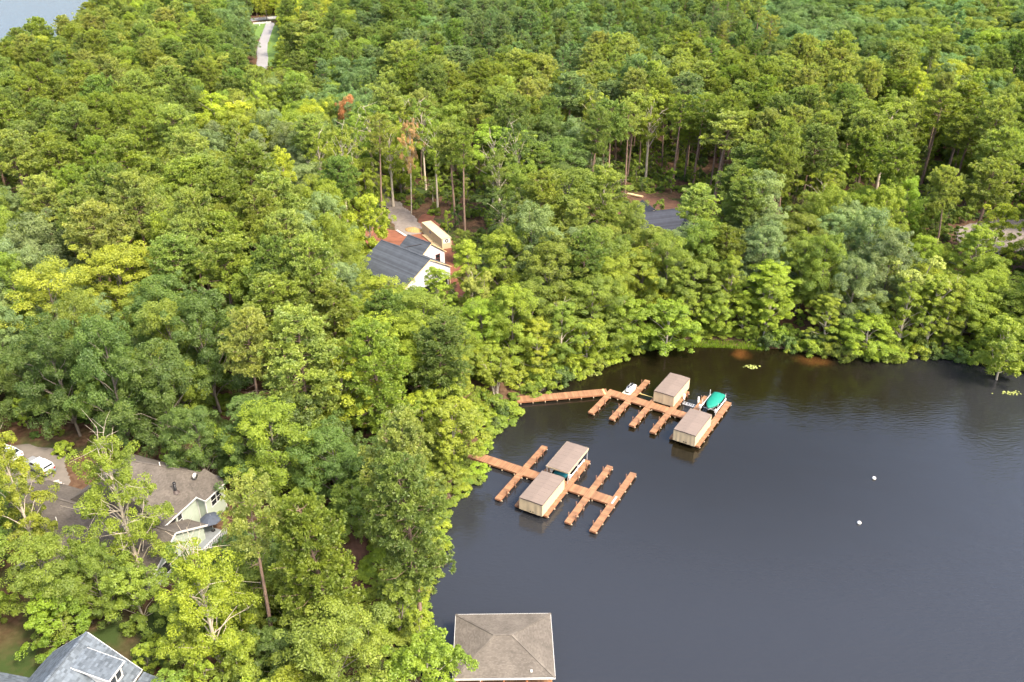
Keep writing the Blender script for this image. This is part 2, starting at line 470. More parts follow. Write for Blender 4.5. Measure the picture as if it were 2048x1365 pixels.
drape('driveway', DRIVE_W2, M_GRAVEL, .2, .7, 'grey gravel track further up through the trees', .5)
drape('driveway', DRIVE_R, M_GRAVEL, .2, .8, 'grey drive among trees on the right', .4)
drape('driveway', DRIVE_B, M_DRIVE, .2, .6, 'tan drive in front of the brown roofed house', .4)
drape('pine_straw', STRAWF, M_STRAWFLOOR, .08, .6, 'red brown pine straw under the tall pines', .6)

# ------------------------------------------------------------------ docks
# dock places are (u along the slips, v to the right); locally x = u - u0, y = -(v - v0)
DZ = 0.6
class Dock:
    def __init__(s, label, yaw, u0, v0):
        s.a = np.array([cos(yaw), sin(yaw)]); s.b = np.array([s.a[1], -s.a[0]])
        s.u0, s.v0, s.yaw = u0, v0, yaw
        o = s.w(u0, v0)
        s.root = thing('dock', label, 'dock', (o[0], o[1], 0), yaw)
        s.posts = None
    def w(s, u, v): return u * s.a + v * s.b
    def uv(s, px, py, z):
        p = at(px, py, z)[:2]; return p @ s.a, p @ s.b
    def deck(s, name, u0, u1, v0, v1, run='u', piles=True):
        x0, x1, y0, y1 = u0 - s.u0, u1 - s.u0, -(v1 - s.v0), -(v0 - s.v0)
        m = MB(); t = .05
        # rim boards butt between each other, planks on top
        m.box(x0, x1, y0, y0 + t, DZ - .28, DZ - .045)
        m.box(x0, x1, y1 - t, y1, DZ - .28, DZ - .045)
        m.box(x0, x0 + t, y0 + t, y1 - t, DZ - .28, DZ - .045)
        m.box(x1 - t, x1, y0 + t, y1 - t, DZ - .28, DZ - .045)
        o = part(name, m, M_RIM, s.root)
        p = MB(); L0, L1 = (x0, x1) if run == 'u' else (y0, y1)
        n = max(1, int(round((L1 - L0) / .145))); st = (L1 - L0) / n
        for k in range(n):
            a, b = L0 + k * st + .004, L0 + (k + 1) * st - .004
            j = R.uniform(-.003, .003)
            if run == 'u': p.box(a, b, y0 - .02, y1 + .02, DZ - .04 + j, DZ + j)
            else: p.box(x0 - .02, x1 + .02, a, b, DZ - .04 + j, DZ + j)
        part('planks', p, M_DECK, o, kind='stuff')
        bm = MB(); pl = MB()
        n = max(2, int(round((L1 - L0) / 2.3)) + 1)
        for k in range(n):
            q = L0 + .3 + (L1 - L0 - .6) * k / (n - 1)
            if run == 'u':
                bm.box(q - .06, q + .06, y0 - .13, y1 + .13, DZ - .46, DZ - .285)
                for yy in (y0 + .02, y1 - .02): pl.tube([(q, yy, -2.5), (q, yy, DZ - .465)], .08, 6)
            else:
                bm.box(x0 - .13, x1 + .13, q - .06, q + .06, DZ - .46, DZ - .285)
                for xx in (x0 + .05, x1 - .05): pl.tube([(xx, q, -2.5), (xx, q, DZ - .465)], .08, 6)
        part('cross_beams', bm, M_BEAM, o, kind='stuff')
        part('pilings', pl, M_PILE, o, kind='stuff')
        return o
    def post(s, parent, u, v):
        x, y = u - s.u0, -(v - s.v0)
        if Dock_post[0] is None:
            Dock_post[0] = MB().box(-.06, .06, -.06, .06, -.25, 1.12).box(-.065, .065, -.065, .065, 1.12, 1.15).mesh('mooring_post', M_POST)
        link('mooring_post', Dock_post[0], parent, (x, y, 0))
Dock_post = [None]

LD = Dock('lower brown dock with crossing finger piers, nearer to the viewer', 1.068, 95.6, -48.0)
wk = LD.deck('walkway', 94.7, 96.5, -60.6, -36.2, 'v')
def finger(D, u0, u1, v0, v1, posts=(), cut=None):
    segs = [(u0, u1)] if cut is None else [(u0, cut[0]), (cut[1], u1)]
    o = None
    for a, b in segs:
        if b - a < .5: continue
        o = D.deck('finger_pier', a, b, v0, v1, 'u')
        for u, side in posts:
            if a <= u <= b: D.post(o, u, v0 - .085 if side == 'L' else v1 + .085)
cut = (94.675, 96.525)
finger(LD, 87.85, 103.1, -51.2, -50.24, [(89.6, 'R'), (92.2, 'R'), (99.3, 'R'), (101.4, 'R')], cut)
finger(LD, 96.525, 102.95, -43.66, -42.7, [(98.3, 'R'), (101.4, 'R')])
finger(LD, 96.525, 102.95, -47.9, -46.95)
finger(LD, 87.88, 94.675, -43.6, -42.64)
finger(LD, 87.88, 94.675, -47.9, -46.95)
finger(LD, 88.07, 103.28, -39.98, -39.03, [(89.6, 'L'), (89.6, 'R'), (92.2, 'L'), (92.2, 'R'), (99.3, 'L'), (99.3, 'R'), (101.8, 'L'), (101.8, 'R')], cut)
finger(LD, 88.12, 103.35, -36.15, -35.2, [(89.6, 'L'), (92.2, 'L'), (99.3, 'L'), (101.8, 'L')])

UD = Dock('upper brown dock with angled landing pier, farther from the viewer', 1.017, 120.5, -47.0)
finger(UD, 112.8, 119.575, -54.6, -53.6, [(114.6, 'R'), (117.0, 'R')])
UD.deck('walkway', 119.6, 121.42, -54.7, -34.9, 'v')
cut = (119.575, 121.445)
finger(UD, 112.95, 127.75, -50.75, -49.8, [(114.6, 'L'), (114.6, 'R'), (117.0, 'L'), (117.0, 'R'), (124.2, 'L'), (126.4, 'L')], cut)
finger(UD, 112.95, 119.575, -47.07, -46.1, [(114.6, 'L'), (114.6, 'R'), (117.0, 'L'), (117.0, 'R')])
finger(UD, 112.95, 119.575, -43.34, -42.4, [(114.6, 'L'), (114.6, 'R'), (117.0, 'L'), (117.0, 'R')])
finger(UD, 121.445, 128.0, -47.07, -46.5)
finger(UD, 121.445, 128.0, -43.3, -42.4, [(126.9, 'R')])
finger(UD, 113.1, 119.575, -39.9, -39.0)
finger(UD, 121.445, 128.2, -39.75, -38.85, [(127.0, 'L')])
finger(UD, 113.15, 119.575, -35.85, -34.9)
finger(UD, 121.445, 128.4, -35.85, -34.9)
# landing pier of the upper dock, at an angle to the rest
pA, pB = at(1033, 799, DZ)[:2], UD.w(120.5, -54.75)
pd = pB - pA; pl_len = np.linalg.norm(pd); pd /= pl_len
m = MB()
hw = .92
pn = np.array([-pd[1], pd[0]])
def loc(D, p): q = p - D.w(D.u0, D.v0); return np.array([q @ D.a, -(q @ D.b)])
lp, lq, ln = loc(UD, pA), loc(UD, pB), None
ld = (lq - lp) / np.linalg.norm(lq - lp); ln = np.array([-ld[1], ld[0]])
def strip(mb, s0, s1, w0, w1, z0, z1):
    c = [lp + ld * s + ln * w_ for s, w_ in ((s0, w0), (s1, w0), (s1, w1), (s0, w1))]
    mb.prism([tuple(x) for x in c], z0, z1)
pier = MB(); strip(pier, 0, pl_len, -hw, -hw + .05, DZ - .28, DZ - .045); strip(pier, 0, pl_len, hw - .05, hw, DZ - .28, DZ - .045)
po = part('landing_pier', pier, M_RIM, UD.root)
pk = MB(); n = int(pl_len / .145)
for k in range(n):
    j = R.uniform(-.003, .003); strip(pk, k * pl_len / n + .004, (k + 1) * pl_len / n - .004, -hw - .02, hw + .02, DZ - .046 + j, DZ - .006 + j)
part('planks', pk, M_DECK, po, kind='stuff')
pb = MB(); pp = MB()
for k in range(8):
    q = .6 + k * 2.15
    if q < pl_len - .3:
        strip(pb, q - .06, q + .06, -hw - .13, hw + .13, DZ - .46, DZ - .285)
        for w_ in (-hw + .05, hw - .05):
            c = lp + ld * q + ln * w_; pp.tube([(*c, -2.5), (*c, DZ - .465)], .08, 6)
part('cross_beams', pb, M_BEAM, po, kind='stuff'); part('pilings', pp, M_PILE, po, kind='stuff')
M_YELLOWBOARD = mat('yellow board', (.62, .47, .17), .7, .1)
yb = MB(); strip(yb, pl_len - .75, pl_len - .50, -hw + .05, hw - .05, DZ, DZ + .035)
part('threshold_board', yb, M_YELLOWBOARD, po)

# ------------------------------------------------------------------ covered slips
def covered_slip(label, D, u, v, walls, marks=False, L=7.2, W=3.72):
    o = D.w(u, v)
    r = thing('boat_shelter', label, 'boat shelter', (o[0], o[1], DZ), D.yaw, 'boat shelters on the docks')
    zt, zb = 2.72 - DZ, .06
    rf = MB(); ov = .04; rise = .075
    x0, x1, y0, y1 = -L / 2, L / 2, -W / 2, W / 2
    for sg in (-1, 1):
        # panels with low seams
        n = 8
        for k in range(n):
            a, b = x0 + (x1 - x0) * k / n, x0 + (x1 - x0) * (k + 1) / n
            rf.slab([(a + .006, sg * .012, zt + rise), (a + .006, sg * W / 2, zt), (b - .006, sg * W / 2, zt), (b - .006, sg * .012, zt + rise)][::sg], .05)
    roof = part('roof', rf, M_ROOFTAUPE, r)
    part('ridge_cap', MB().slab([(x0, -.16, zt + rise - .006), (x1, -.16, zt + rise - .006), (x1, .16, zt + rise - .006), (x0, .16, zt + rise - .006)][::1], .02), M_ROOFTAUPE, roof)
    e = MB(); zE = zt - .055
    e.box(x0 - .02, x1 + .02, y0 - .03, y0, zE - .05, zE + .045); e.box(x0 - .02, x1 + .02, y1, y1 + .03, zE - .05, zE + .045)
    e.prism([(x0 - .03, y0), (x0 - .005, y0), (x0 - .005, y1), (x0 - .03, y1)], zE - .05, zE + .06); e.prism([(x1 + .005, y0), (x1 + .03, y0), (x1 + .03, y1), (x1 + .005, y1)], zE - .05, zE + .06)
    part('roof_edge', e, M_ROOFEDGE if walls else M_CANVAS, roof)
    fr = MB()
    for xx in (x0 + .12, 0, x1 - .12):
        for yy in (y0 + .12, y1 - .12): fr.box(xx - .05, xx + .05, yy - .05, yy + .05, 0, zt - .06)
    fr.box(x0 + .1, x1 - .1, y0 + .08, y0 + .16, zt - .18, zt - .065); fr.box(x0 + .1, x1 - .1, y1 - .16, y1 - .08, zt - .18, zt - .065)
    part('frame', fr, M_ALU, r)
    def curtain(p, q, zb, seed, amp=.045):
        rg = np.random.default_rng(seed)
        p = np.array(p, float); q = np.array(q, float); d = q - p; ln_ = np.linalg.norm(d); d /= ln_; nn = np.array([d[1], -d[0]])
        nx_, nz_ = int(ln_ / .09), 9
        s_ = np.linspace(0, 1, nx_); t_ = np.linspace(0, 1, nz_)
        ph = rg.uniform(0, 6, 6); k = rg.uniform(8, 34, 6)
        w_ = sum(np.sin(k[i] * s_ * ln_ / 3 + ph[i]) for i in range(6)) / 6
        S, T = np.meshgrid(s_, t_); off = amp * (w_[None] * (.35 + T * .9) + .35 * np.sin(S * 9 + T * 5 + ph[0]) * np.sin(T * 3.1))
        off *= np.minimum(1, np.minimum(S, 1 - S) * 14)
        P = p[None, None] + d * (S * ln_)[..., None] + nn * off[..., None]
        Z = (zt - .02) + (zb - zt + .02) * T
        i = (np.arange(nz_ - 1)[:, None] * nx_ + np.arange(nx_ - 1)[None]).ravel()
        return MB().add(np.concatenate([P, Z[..., None]], -1).reshape(-1, 3), np.stack([i, i + 1, i + nx_ + 1, i + nx_], -1))
    if walls:
        cs = [(x0, y0), (x1, y0), (x1, y1), (x0, y1)]
        for k in range(4):
            c = part('canvas_wall', curtain(cs[k], cs[(k + 1) % 4], zb, int(abs(u) * 10) + k), M_CANVAS, r, True)
            if k == 3 and marks:
                mk = MB()
                for yy in (-.42, -.02):
                    mk.loft([[(x0 - .10 - dx, yy + .13 * cos(t), .40 + .09 * sin(t)) for t in np.linspace(0, 2 * pi, 9)[:-1]] for dx in (0, .03)])
                part('mooring_hole', mk, M_BLACK, c)
    else:
        vz = zt - .42
        for k, (p, q) in enumerate((((x0, y0), (x1, y0)), ((x1, y0), (x1, y1)), ((x1, y1), (x0, y1)), ((x0, y1), (x0, y0)))):
            part('canvas_valance', curtain(p, q, vz if k != 3 else zt - .24, 40 + k, .02), M_CANVAS, r, True)
    return r
covered_slip('boat shelter with closed tan canvas walls in the middle of the lower dock', LD, 91.0, -45.03, True, True)
covered_slip('open sided boat shelter over a teal covered boat on the lower dock', LD, 99.55, -45.05, False)
covered_slip('closed tan shelter farthest out on the lake edge of the upper dock', UD, 116.25, -37.33, True, True)
covered_slip('closed tan shelter beside the upper dock walkway, nearest the wooded shore', UD, 125.37, -44.74, True)

# ------------------------------------------------------------------ boats and lifts
def ring(hw, z0, z1, k=12, p=2.6, cz=0):
    a = np.linspace(0, 2 * pi, k, endpoint=False)
    cx = np.sign(np.cos(a)) * np.abs(np.cos(a)) ** (2 / p); sz = np.sign(np.sin(a)) * np.abs(np.sin(a)) ** (2 / p)
    return [(hw * x, z0 + (z1 - z0) * (s + 1) / 2) for x, s in zip(cx, sz)]
def boat(label, D, u_stern, u_bow, v, z, cover, beam=2.15):
    L = abs(u_bow - u_stern); o = D.w(u_stern, v)
    rz = D.yaw if u_bow > u_stern else D.yaw + pi
    r = thing('covered_boat', label, 'boat', (o[0], o[1], z), rz)
    h = MB(); c = MB(); rings = []; cr = []
    for t in np.linspace(0, 1, 14):
        hw = beam / 2 * (1 - max(0, (t - .45) / .55) ** 2.2 * .93) * (.94 + .06 * min(1, t * 5))
        keel = 0 + .45 * max(0, (t - .55) / .45) ** 2
        top = .78 + .14 * t
        rings.append([(t * L, x * .97, zz) for x, zz in ((-hw, top), (-hw * .97, top - .3), (-hw * .7, keel + .18), (0, keel), (hw * .7, keel + .18), (hw * .97, top - .3), (hw, top), (0, top + .02))])
        pk = .30 * math.exp(-((t - .42) / .25) ** 2) + .10 * math.exp(-((t - .1) / .1) ** 2)
        fl = .04 * math.sin(t * 31)
        hc = hw * 1.02 + .012
        cr.append([(t * L * 1.012 - .04, y, zz) for y, zz in ((-hc, top - .24), (-hc, top + .03), (-hc * .62, top + .10 + pk * .62 + fl), (0, top + .15 + pk + fl * .5), (hc * .62, top + .10 + pk * .62 - fl), (hc, top + .03), (hc, top - .24), (0, top - .1))])
    part('hull', h.loft(rings), M_GELCOAT, r, False)
    part('cover', c.loft(cr), cover, r, True)
    part('rub_rail', MB().tube([(p[0][0], p[0][1], p[0][2] - .27) for p in rings] + [(p[6][0], p[6][1], p[6][2] - .27) for p in rings[::-1]], .035, 5), M_ALU, r)
    return r
boat('boat under a green tarp on the lift at the outer slip of the upper dock', UD, 129.0, 123.45, -37.32, .55, M_TEAL)
boat('boat under a teal tarp below the open sided shelter', LD, 96.72, 102.3, -44.95, .45, M_AQUA)

def boat_lift(label, D, u, v, guides=True, span=2.65, run=5.0, parts_only=False):
    o = D.w(u, v)
    r = thing('boat_lift', label, 'boat lift', (o[0], o[1], 0), D.yaw, 'white boat lifts in the slips')
    for sy in (-1, 1):
        bm = MB().bar((-run / 2, sy * span / 2, 1.0), (run / 2, sy * span / 2, 1.0), .12, .16)
        for xx in (-run / 2 + .1, run / 2 - .1): bm.box(xx - .05, xx + .05, sy * span / 2 - .05, sy * span / 2 + .05, -1.5, .915)
        part('lift_beam', bm, M_WHITE, r)
        bx = MB().box(-run / 2 - .16, -run / 2 + .22, sy * span / 2 - .17, sy * span / 2 + .17, 1.085, 1.62).box(-run / 2 - .10, -run / 2 + .16, sy * span / 2 - .12, sy * span / 2 + .12, 1.62, 1.69)
        part('motor_box', bx, M_WHITE, r)
        if guides:
            for xx in (-run / 2 + 1.0, run / 2 - .5):
                part('guide_post', MB().tube([(xx, sy * span / 2, 1.085), (xx, sy * span / 2, 2.25)], .045, 8), M_WHITE, r)
    for xx in (-run / 4, run / 4): part('cradle_bar', MB().box(xx - .06, xx + .06, -span / 2 + .07, span / 2 - .07, .50, .60), M_ALU, r)
    return r
boat_lift('white boat lift with guide posts around the green tarped boat', UD, 125.9, -37.32, True, 2.75, 5.2)
boat_lift('white boat lift whose box shows beside the open sided shelter', LD, 99.6, -44.95, False, 3.05, 5.4)
# small empty jet-ski lift between the shelter and the far slip
o = UD.w(124.4, -41.1)
r = thing('ski_lift', 'empty frame lift with two white winch heads between shelter and tarped boat', 'boat lift', (o[0], o[1], 0), UD.yaw)
for sy, uu in ((1, .9), (-1, 1.2)):
    part('winch_head', MB().tube([(uu, sy * 1.25, .55), (uu, sy * 1.25, 1.25)], .16, 10).tube([(uu, sy * 1.25, 1.25), (uu, sy * 1.25, 1.62)], [.19, .15], 10), M_WHITE, r, True)
    part('winch_post', MB().box(uu - .07, uu + .07, sy * 1.25 - .07, sy * 1.25 + .07, -1.5, .55), M_ALU, r)
for y0_, y1_ in ((.95, .45), (.4, -.1), (-.35, -.75), (-.8, -1.2)):
    f = MB()
    for q in (y0_, y1_): f.box(-.35, .55, q - .035, q + .035, .22, .30)
    for q in (-.30, .5): f.box(q - .035, q + .035, y1_ + .035, y0_ - .035, .22, .30)
    part('cradle_frame', f, M_ALU, r)
part('carrier_beam', MB().box(.06, .16, -1.2, 1.2, .10, .215), M_ALU, r)

# personal watercraft on a floating platform
o = UD.w(123.35, -51.78)
M_PLAT = mat('cream float', (.64, .58, .44), .6, .08)
r = thing('drive_on_float', 'cream floating platform under the jet ski by the upper dock', 'float', (o[0], o[1], 0), UD.yaw)
part('float_body', MB().box(-1.75, 1.75, -.72, -.28, -.2, .34).box(-1.75, 1.75, .28, .72, -.2, .34).box(-1.75, -1.2, -.28, .28, -.2, .30), M_PLAT, r)
part('bunk', MB().box(-1.15, 1.7, -.27, .27, .02, .22), M_BLACK, r)
r = thing('jet_ski', 'white and black jet ski parked on a cream float', 'jet ski', (o[0] + .1, o[1] + .1, .32), UD.yaw + pi)
rg = []
for t in np.linspace(0, 1, 12):
    hw = .56 * (1 - max(0, (t - .5) / .5) ** 2.4 * .9); k = .3 * max(0, (t - .6) / .4) ** 2
    rg.append([(-1.5 + 3.0 * t, y, z) for y, z in ((-hw, .42 + .1 * t), (-hw * .85, k + .12), (0, k), (hw * .85, k + .12), (hw, .42 + .1 * t), (0, .46 + .1 * t))])
part('hull', MB().loft(rg), M_GELCOAT, r)
rg = []
for t, hw, zz in ((-.0, .3, .5), (.15, .36, .62), (.45, .40, .72), (.62, .36, .98), (.75, .42, .86), (.9, .25, .72), (1, .08, .6)):
    rg.append([(-1.25 + 2.6 * t, y, z) for y, z in ((-hw, .46), (-hw * .7, zz), (hw * .7, zz), (hw, .46))])
part('deck_cowl', MB().loft(rg), mat('silver grey gelcoat', (.42, .44, .48), .3, .05), r)
rg = [[(-1.15 + 1.35 * t, y, z) for y, z in ((-.2, .66), (-.15, .86 + .08 * sin(t * 7)), (.15, .86 + .08 * sin(t * 7)), (.2, .66))] for t in np.linspace(0, 1, 6)]
part('saddle', MB().loft(rg), M_BLACK, r, True)
part('handlebar', MB().tube([(.35, -.36, 1.16), (.48, 0, 1.10), (.35, .36, 1.16)], .035, 6).tube([(.6, 0, .9), (.48, 0, 1.1)], .06, 6), M_BLACK, r)
part('windshield', MB().slab([(.55, -.2, 1.0), (.9, -.16, .92), (.9, .16, .92), (.55, .2, 1.0)], .02), M_BLACK, r)
for sy in (-1, 1): part('mirror', MB().box(.55, .7, sy * .34 - .05, sy * .34 + .05, .92, 1.02), M_BLACK, r)
o = UD.w(123.0, -48.4)
thing_ = link('spacer_pole', MB().tube([(0, -1.35, .5), (0, 1.4, .5)], .06, 8).mesh('spacer_pole', M_YELLOWBOARD), None, (o[0], o[1], 0), UD.yaw, label='thin yellow pole spanning the slip beside a closed shelter', category='pole')
o = LD.w(95.85, -35.68)
link('board', MB().box(-.9, .9, -.11, .11, 0, .05).mesh('board', M_GELCOAT), None, (o[0], o[1], DZ + .004), LD.yaw, label='loose white board lying on the outermost finger pier', category='board')

# buoys, pale rock
for (px, py), lb in (((1748, 957), 'white mooring buoy farther out, nearer the wooded shore'), ((1718, 1046), 'white mooring buoy nearer the viewer on open water')):
    p = at(px, py, .1)
    r = thing('buoy', lb, 'buoy', (p[0], p[1], 0), 0, 'round buoys on the open lake')
    a = np.linspace(-pi / 2, pi / 2, 9)
    part('float_ball', MB().loft([[(.30 * cos(t) * cos(k), .30 * cos(t) * sin(k), .08 + .30 * sin(t)) for k in np.linspace(0, 2 * pi, 14, endpoint=False)] for t in a]), M_WHITE, r, True)
    part('rubber_band', MB().loft([[(.315 * cos(k), .315 * sin(k), z) for k in np.linspace(0, 2 * pi, 14, endpoint=False)] for z in (.0, .09)]), M_BLACK, r, True)
    part('eye_ring', MB().tube([(.05 * cos(k), 0, .40 + .05 * sin(k)) for k in np.linspace(0, 2 * pi, 9)], .012, 5), M_ALU, r)
p = on_ground(960, 932)
q = R.normal(size=(8, 3))
sp = MB().loft([[( .42 * cos(t) * cos(k) * (1 + .12 * sin(3 * k + t)), .30 * cos(t) * sin(k), .12 + .16 * sin(t)) for k in np.linspace(0, 2 * pi, 9, endpoint=False)] for t in np.linspace(-1.4, 1.4, 6)])
link('shore_rock', sp.mesh('shore_rock', mat('pale rock', (.55, .47, .36), .9, .2)), None, (p[0], p[1], max(.1, p[2])), .4, label='pale flat rock on the bank beside the lower dock landing', category='rock')

# lily pads
M_PAD = mat('lily pad', (.22, .25, .07), .5, .3, 4, isl=.4)
for (px, py), nn, rx, ry, lb in (((1503, 735), 60, 1.25, .8, 'lily pads floating alone off the grassy bank'), ((1320, 789), 20, .9, .5, 'few lily pads beside the closed shelter of the upper dock'), ((1182, 748), 60, 2.0, 1.1, 'lily pads close under the bushes near the upper pier'), ((2022, 787), 34, 2.2, .7, 'lily pads near the right shore')):
    p = at(px, py, 0); m = MB()
    for k in range(nn):
        x, y = R.normal(0, .45, 2) * (rx, ry); rr = R.uniform(.10, .2); tl = R.uniform(-.25, .25, 2)
        a = np.linspace(.2, 2 * pi - .2, 9); z0 = .03 + R.uniform(0, .07)
        m.add([(x, y, z0 + .01)] + [(x + rr * cos(t), y + rr * sin(t), z0 + rr * (tl[0] * cos(t) + tl[1] * sin(t))) for t in a], [(0, i, i + 1) for i in range(1, 9)])
    link('lily_pads', m.mesh('lily_pads', M_PAD), None, (p[0], p[1], 0), kind='stuff', label=lb, category='lily pads')

# ------------------------------------------------------------------ houses
def clip_row(P2, t):
    xs = []
    n = len(P2)
    for i in range(n):
        (s0, t0), (s1, t1) = P2[i], P2[(i + 1) % n]
        if (t0 - t) * (t1 - t) < 0: xs.append(s0 + (s1 - s0) * (t - t0) / (t1 - t0))
    return (min(xs), max(xs)) if len(xs) >= 2 else None
def shingle_plane(mb, poly, exposure=.16, tab=.33, rise=.028):
    p = np.array(poly, float)
    n = np.cross(p[1] - p[0], p[2] - p[0]); n /= np.linalg.norm(n)
    if n[2] < 0: n = -n
    dn = -np.array([0, 0, 1.0]) + n * n[2]; dn /= np.linalg.norm(dn)
    h = np.cross(n, dn)
    q = np.c_[(p - p[0]) @ h, (p - p[0]) @ dn]
    t0, t1 = q[:, 1].min(), q[:, 1].max()
    rows = max(1, int(round((t1 - t0) / exposure))); ex = (t1 - t0) / rows
    V = []
    for r in range(rows):
        c = clip_row(q, t0 + (r + .5) * ex)
        if not c or c[1] - c[0] < .05: continue
        if tab:
            off = R.uniform(0, tab); e = np.arange(c[0] - off, c[1] + tab, tab); e[0] = c[0]; e = e[e < c[1] - .02]; e = np.append(e, c[1])
        else: e = np.array(c)
        for a, b in zip(e[:-1], e[1:]):
            j = R.uniform(-.006, .006) if tab else 0
            g = .02 if tab else 0
            for s_, t_, k in ((a + g, t0 + r * ex, .006), (b - g, t0 + r * ex, .006), (b - g, t0 + (r + 1) * ex + j, rise), (a + g, t0 + (r + 1) * ex + j, rise), (a + g, t0 + (r + 1) * ex + j, .002), (b - g, t0 + (r + 1) * ex + j, .002)):
                V.append(p[0] + h * s_ + dn * t_ + n * k)
    if not V: return
    k = np.arange(len(V) // 6)[:, None] * 6
    mb.add(np.array(V), np.concatenate([k + [0, 3, 2, 1], k + [3, 4, 5, 2]]))
def roof_of(parent, polys, m, tab=.33, exposure=.16, name='roof', t=.16, caps=()):
    s = MB()
    for p in polys: s.slab([(x, y, z - .012) for x, y, z in p], t)
    o = part(name, s, m, parent)
    sh = MB()
    for p in polys: shingle_plane(sh, p, exposure, tab)
    part('shingles', sh, m, o, kind='stuff')
    for a, b in caps:
        c = MB(); a = np.array(a, float); b = np.array(b, float); L = np.linalg.norm(b - a); n = max(1, int(L / .3))
        for k in range(n):
            p0, p1 = a + (b - a) * k / n, a + (b - a) * (k + .96) / n
            c.bar(p0 + [0, 0, .035], p1 + [0, 0, .05], .26, .045)
        part('ridge_cap', c, m, o)
    return o
def AR(along, right, z): return (along, -right, z)
def gable_walls(x0, x1, y0, y1, zb, ze, zr, axis='x'):
    m = MB()
    if axis == 'x':
        prof = [(y0, zb), (y1, zb), (y1, ze), ((y0 + y1) / 2, zr), (y0, ze)]
        m.loft([[(x, y, z) for y, z in prof] for x in (x0, x1)])
    else:
        prof = [(x0, zb), (x1, zb), (x1, ze), ((x0 + x1) / 2, zr), (x0, ze)]
        m.loft([[(x, y, z) for x, z in prof] for y in (y1, y0)])
    return m
def window(parent, plane, c, a0, a1, z0, z1, out, split=2, bars=1, frame_m=None):
    """window in an upright wall: plane 'x' or 'y' at coordinate c, opening a0..a1, z0..z1, facing `out` (+1/-1)"""
    f = MB(); g = MB(); t = .09
    def bx(mb, q0, q1, a, b, z_0, z_1):
        lo, hi = sorted((c + q0 * out, c + q1 * out))
        if plane == 'x': mb.box(lo, hi, a, b, z_0, z_1)
        else: mb.box(a, b, lo, hi, z_0, z_1)
    bx(f, -.02, .07, a0 - t, a1 + t, z0 - t, z0); bx(f, -.02, .07, a0 - t, a1 + t, z1, z1 + t)
    bx(f, -.02, .07, a0 - t, a0, z0, z1); bx(f, -.02, .07, a1, a1 + t, z0, z1)
    for k in range(1, split):
        q = a0 + (a1 - a0) * k / split; bx(f, -.02, .065, q - .06, q + .06, z0, z1)
    o = part('window', f, frame_m or M_TRIM, parent)
    s = MB()
    for k in range(split):
        l, r_ = a0 + (a1 - a0) * k / split, a0 + (a1 - a0) * (k + 1) / split
        for b in range(1, bars + 1):
            z = z0 + (z1 - z0) * b / (bars + 1); bx(s, .0, .05, l + .06, r_ - .06, z - .03, z + .03)
    if bars: part('muntin', s, frame_m or M_TRIM, o)
    for k in range(split):
        l, r_ = a0 + (a1 - a0) * k / split, a0 + (a1 - a0) * (k + 1) / split
        gg = MB(); bx(gg, -.01, .015, l + .061 if k else l, r_ - .061 if k < split - 1 else r_, z0, z1); part('pane', gg, M_GLASS, o)
    return o
M_GREYFLOOR = mat('grey deck paint', (.15, .165, .175), .7, .1)

# --- brown-roofed green house at the left
bh = thing('brown_roof_house', 'pale green house under weathered brown hip roof with white trim', 'house', (-39.87, 95.84, 0), radians(-110.5))
W1 = [AR(0, 0, 9), AR(11.3, 0, 9), AR(10.7, 7.6, 14.4), AR(6.9, 7.6, 14.4)]
W2 = [AR(0, 15.2, 9), AR(0, 0, 9), AR(6.9, 7.6, 14.4)]
W3 = [AR(11.3, 0, 9), AR(11.3, 15.2, 9), AR(10.7, 7.6, 14.4)]
W4 = [AR(11.3, 15.2, 9), AR(0, 15.2, 9), AR(6.9, 7.6, 14.4), AR(10.7, 7.6, 14.4)]
roof_of(bh, [W1, W2, W3, W4], M_SHINGLE_BROWN, caps=[(AR(0.1, 0.1, 9.05), AR(6.9, 7.6, 14.4)), (AR(6.9, 7.6, 14.4), AR(10.7, 7.6, 14.4))])
wz = 9.65
roof_of(bh, [[AR(12, -2.7, wz), AR(12, 24, wz), AR(17.7, 24, 6.4), AR(17.7, -2.7, 6.4)], [AR(12, 24, wz), AR(12, -2.7, wz), AR(6.6, -2.7, 6.6), AR(6.6, 24, 6.6)]], M_SHINGLE_BROWN, name='wing_roof', caps=[(AR(12, -2.7, wz), AR(12, 24, wz))])
roof_of(bh, [[AR(.3, -1.35, 8.75), AR(4.7, -1.35, 8.75), AR(3.9, 1.7, 10.25), AR(.6, 1.7, 10.25)], [AR(4.7, -1.35, 8.75), AR(4.75, .1, 8.98), AR(3.9, 1.7, 10.25)]], M_SHINGLE_BROWN, name='bay_roof', t=.12)
part('wall', MB().box(.5, 11.2, -14.7, -.45, 1, 8.9), M_SIDING, bh)
part('bay_wall', MB().box(.65, 4.4, -.44, .95, 1, 8.62), M_SIDING, bh)
part('wing_wall', gable_walls(7.0, 17.3, -23.6, 2.3, 1, 6.5, 9.35, 'y'), M_SIDING, bh)
tr = MB()
for x0, y0 in ((.60, .94), (4.33, .94)): tr.box(x0, x0 + .14, y0 - .09, y0 + .05, 1, 8.6)
tr.box(4.35, 4.45, -.43, -.30, 1, 8.6)
part('corner_board', tr, M_TRIM, bh)
fa = MB()
fa.bar(AR(-.02, -.02, 8.93), AR(11.3, -.02, 8.93), .05, .2).bar(AR(.25, -1.4, 8.66), AR(4.75, -1.4, 8.66), .05, .2).bar(AR(4.78, -1.4, 8.66), AR(4.78, .0, 8.9), .05, .18)
fa.bar(AR(12, -2.74, wz - .08), AR(17.75, -2.74, 6.32), .06, .24).bar(AR(12, -2.74, wz - .08), AR(6.55, -2.74, 6.5), .06, .24)
fa.bar(AR(17.74, -2.7, 6.3), AR(17.74, 24, 6.3), .05, .2)
part('fascia', fa, M_TRIM, bh)
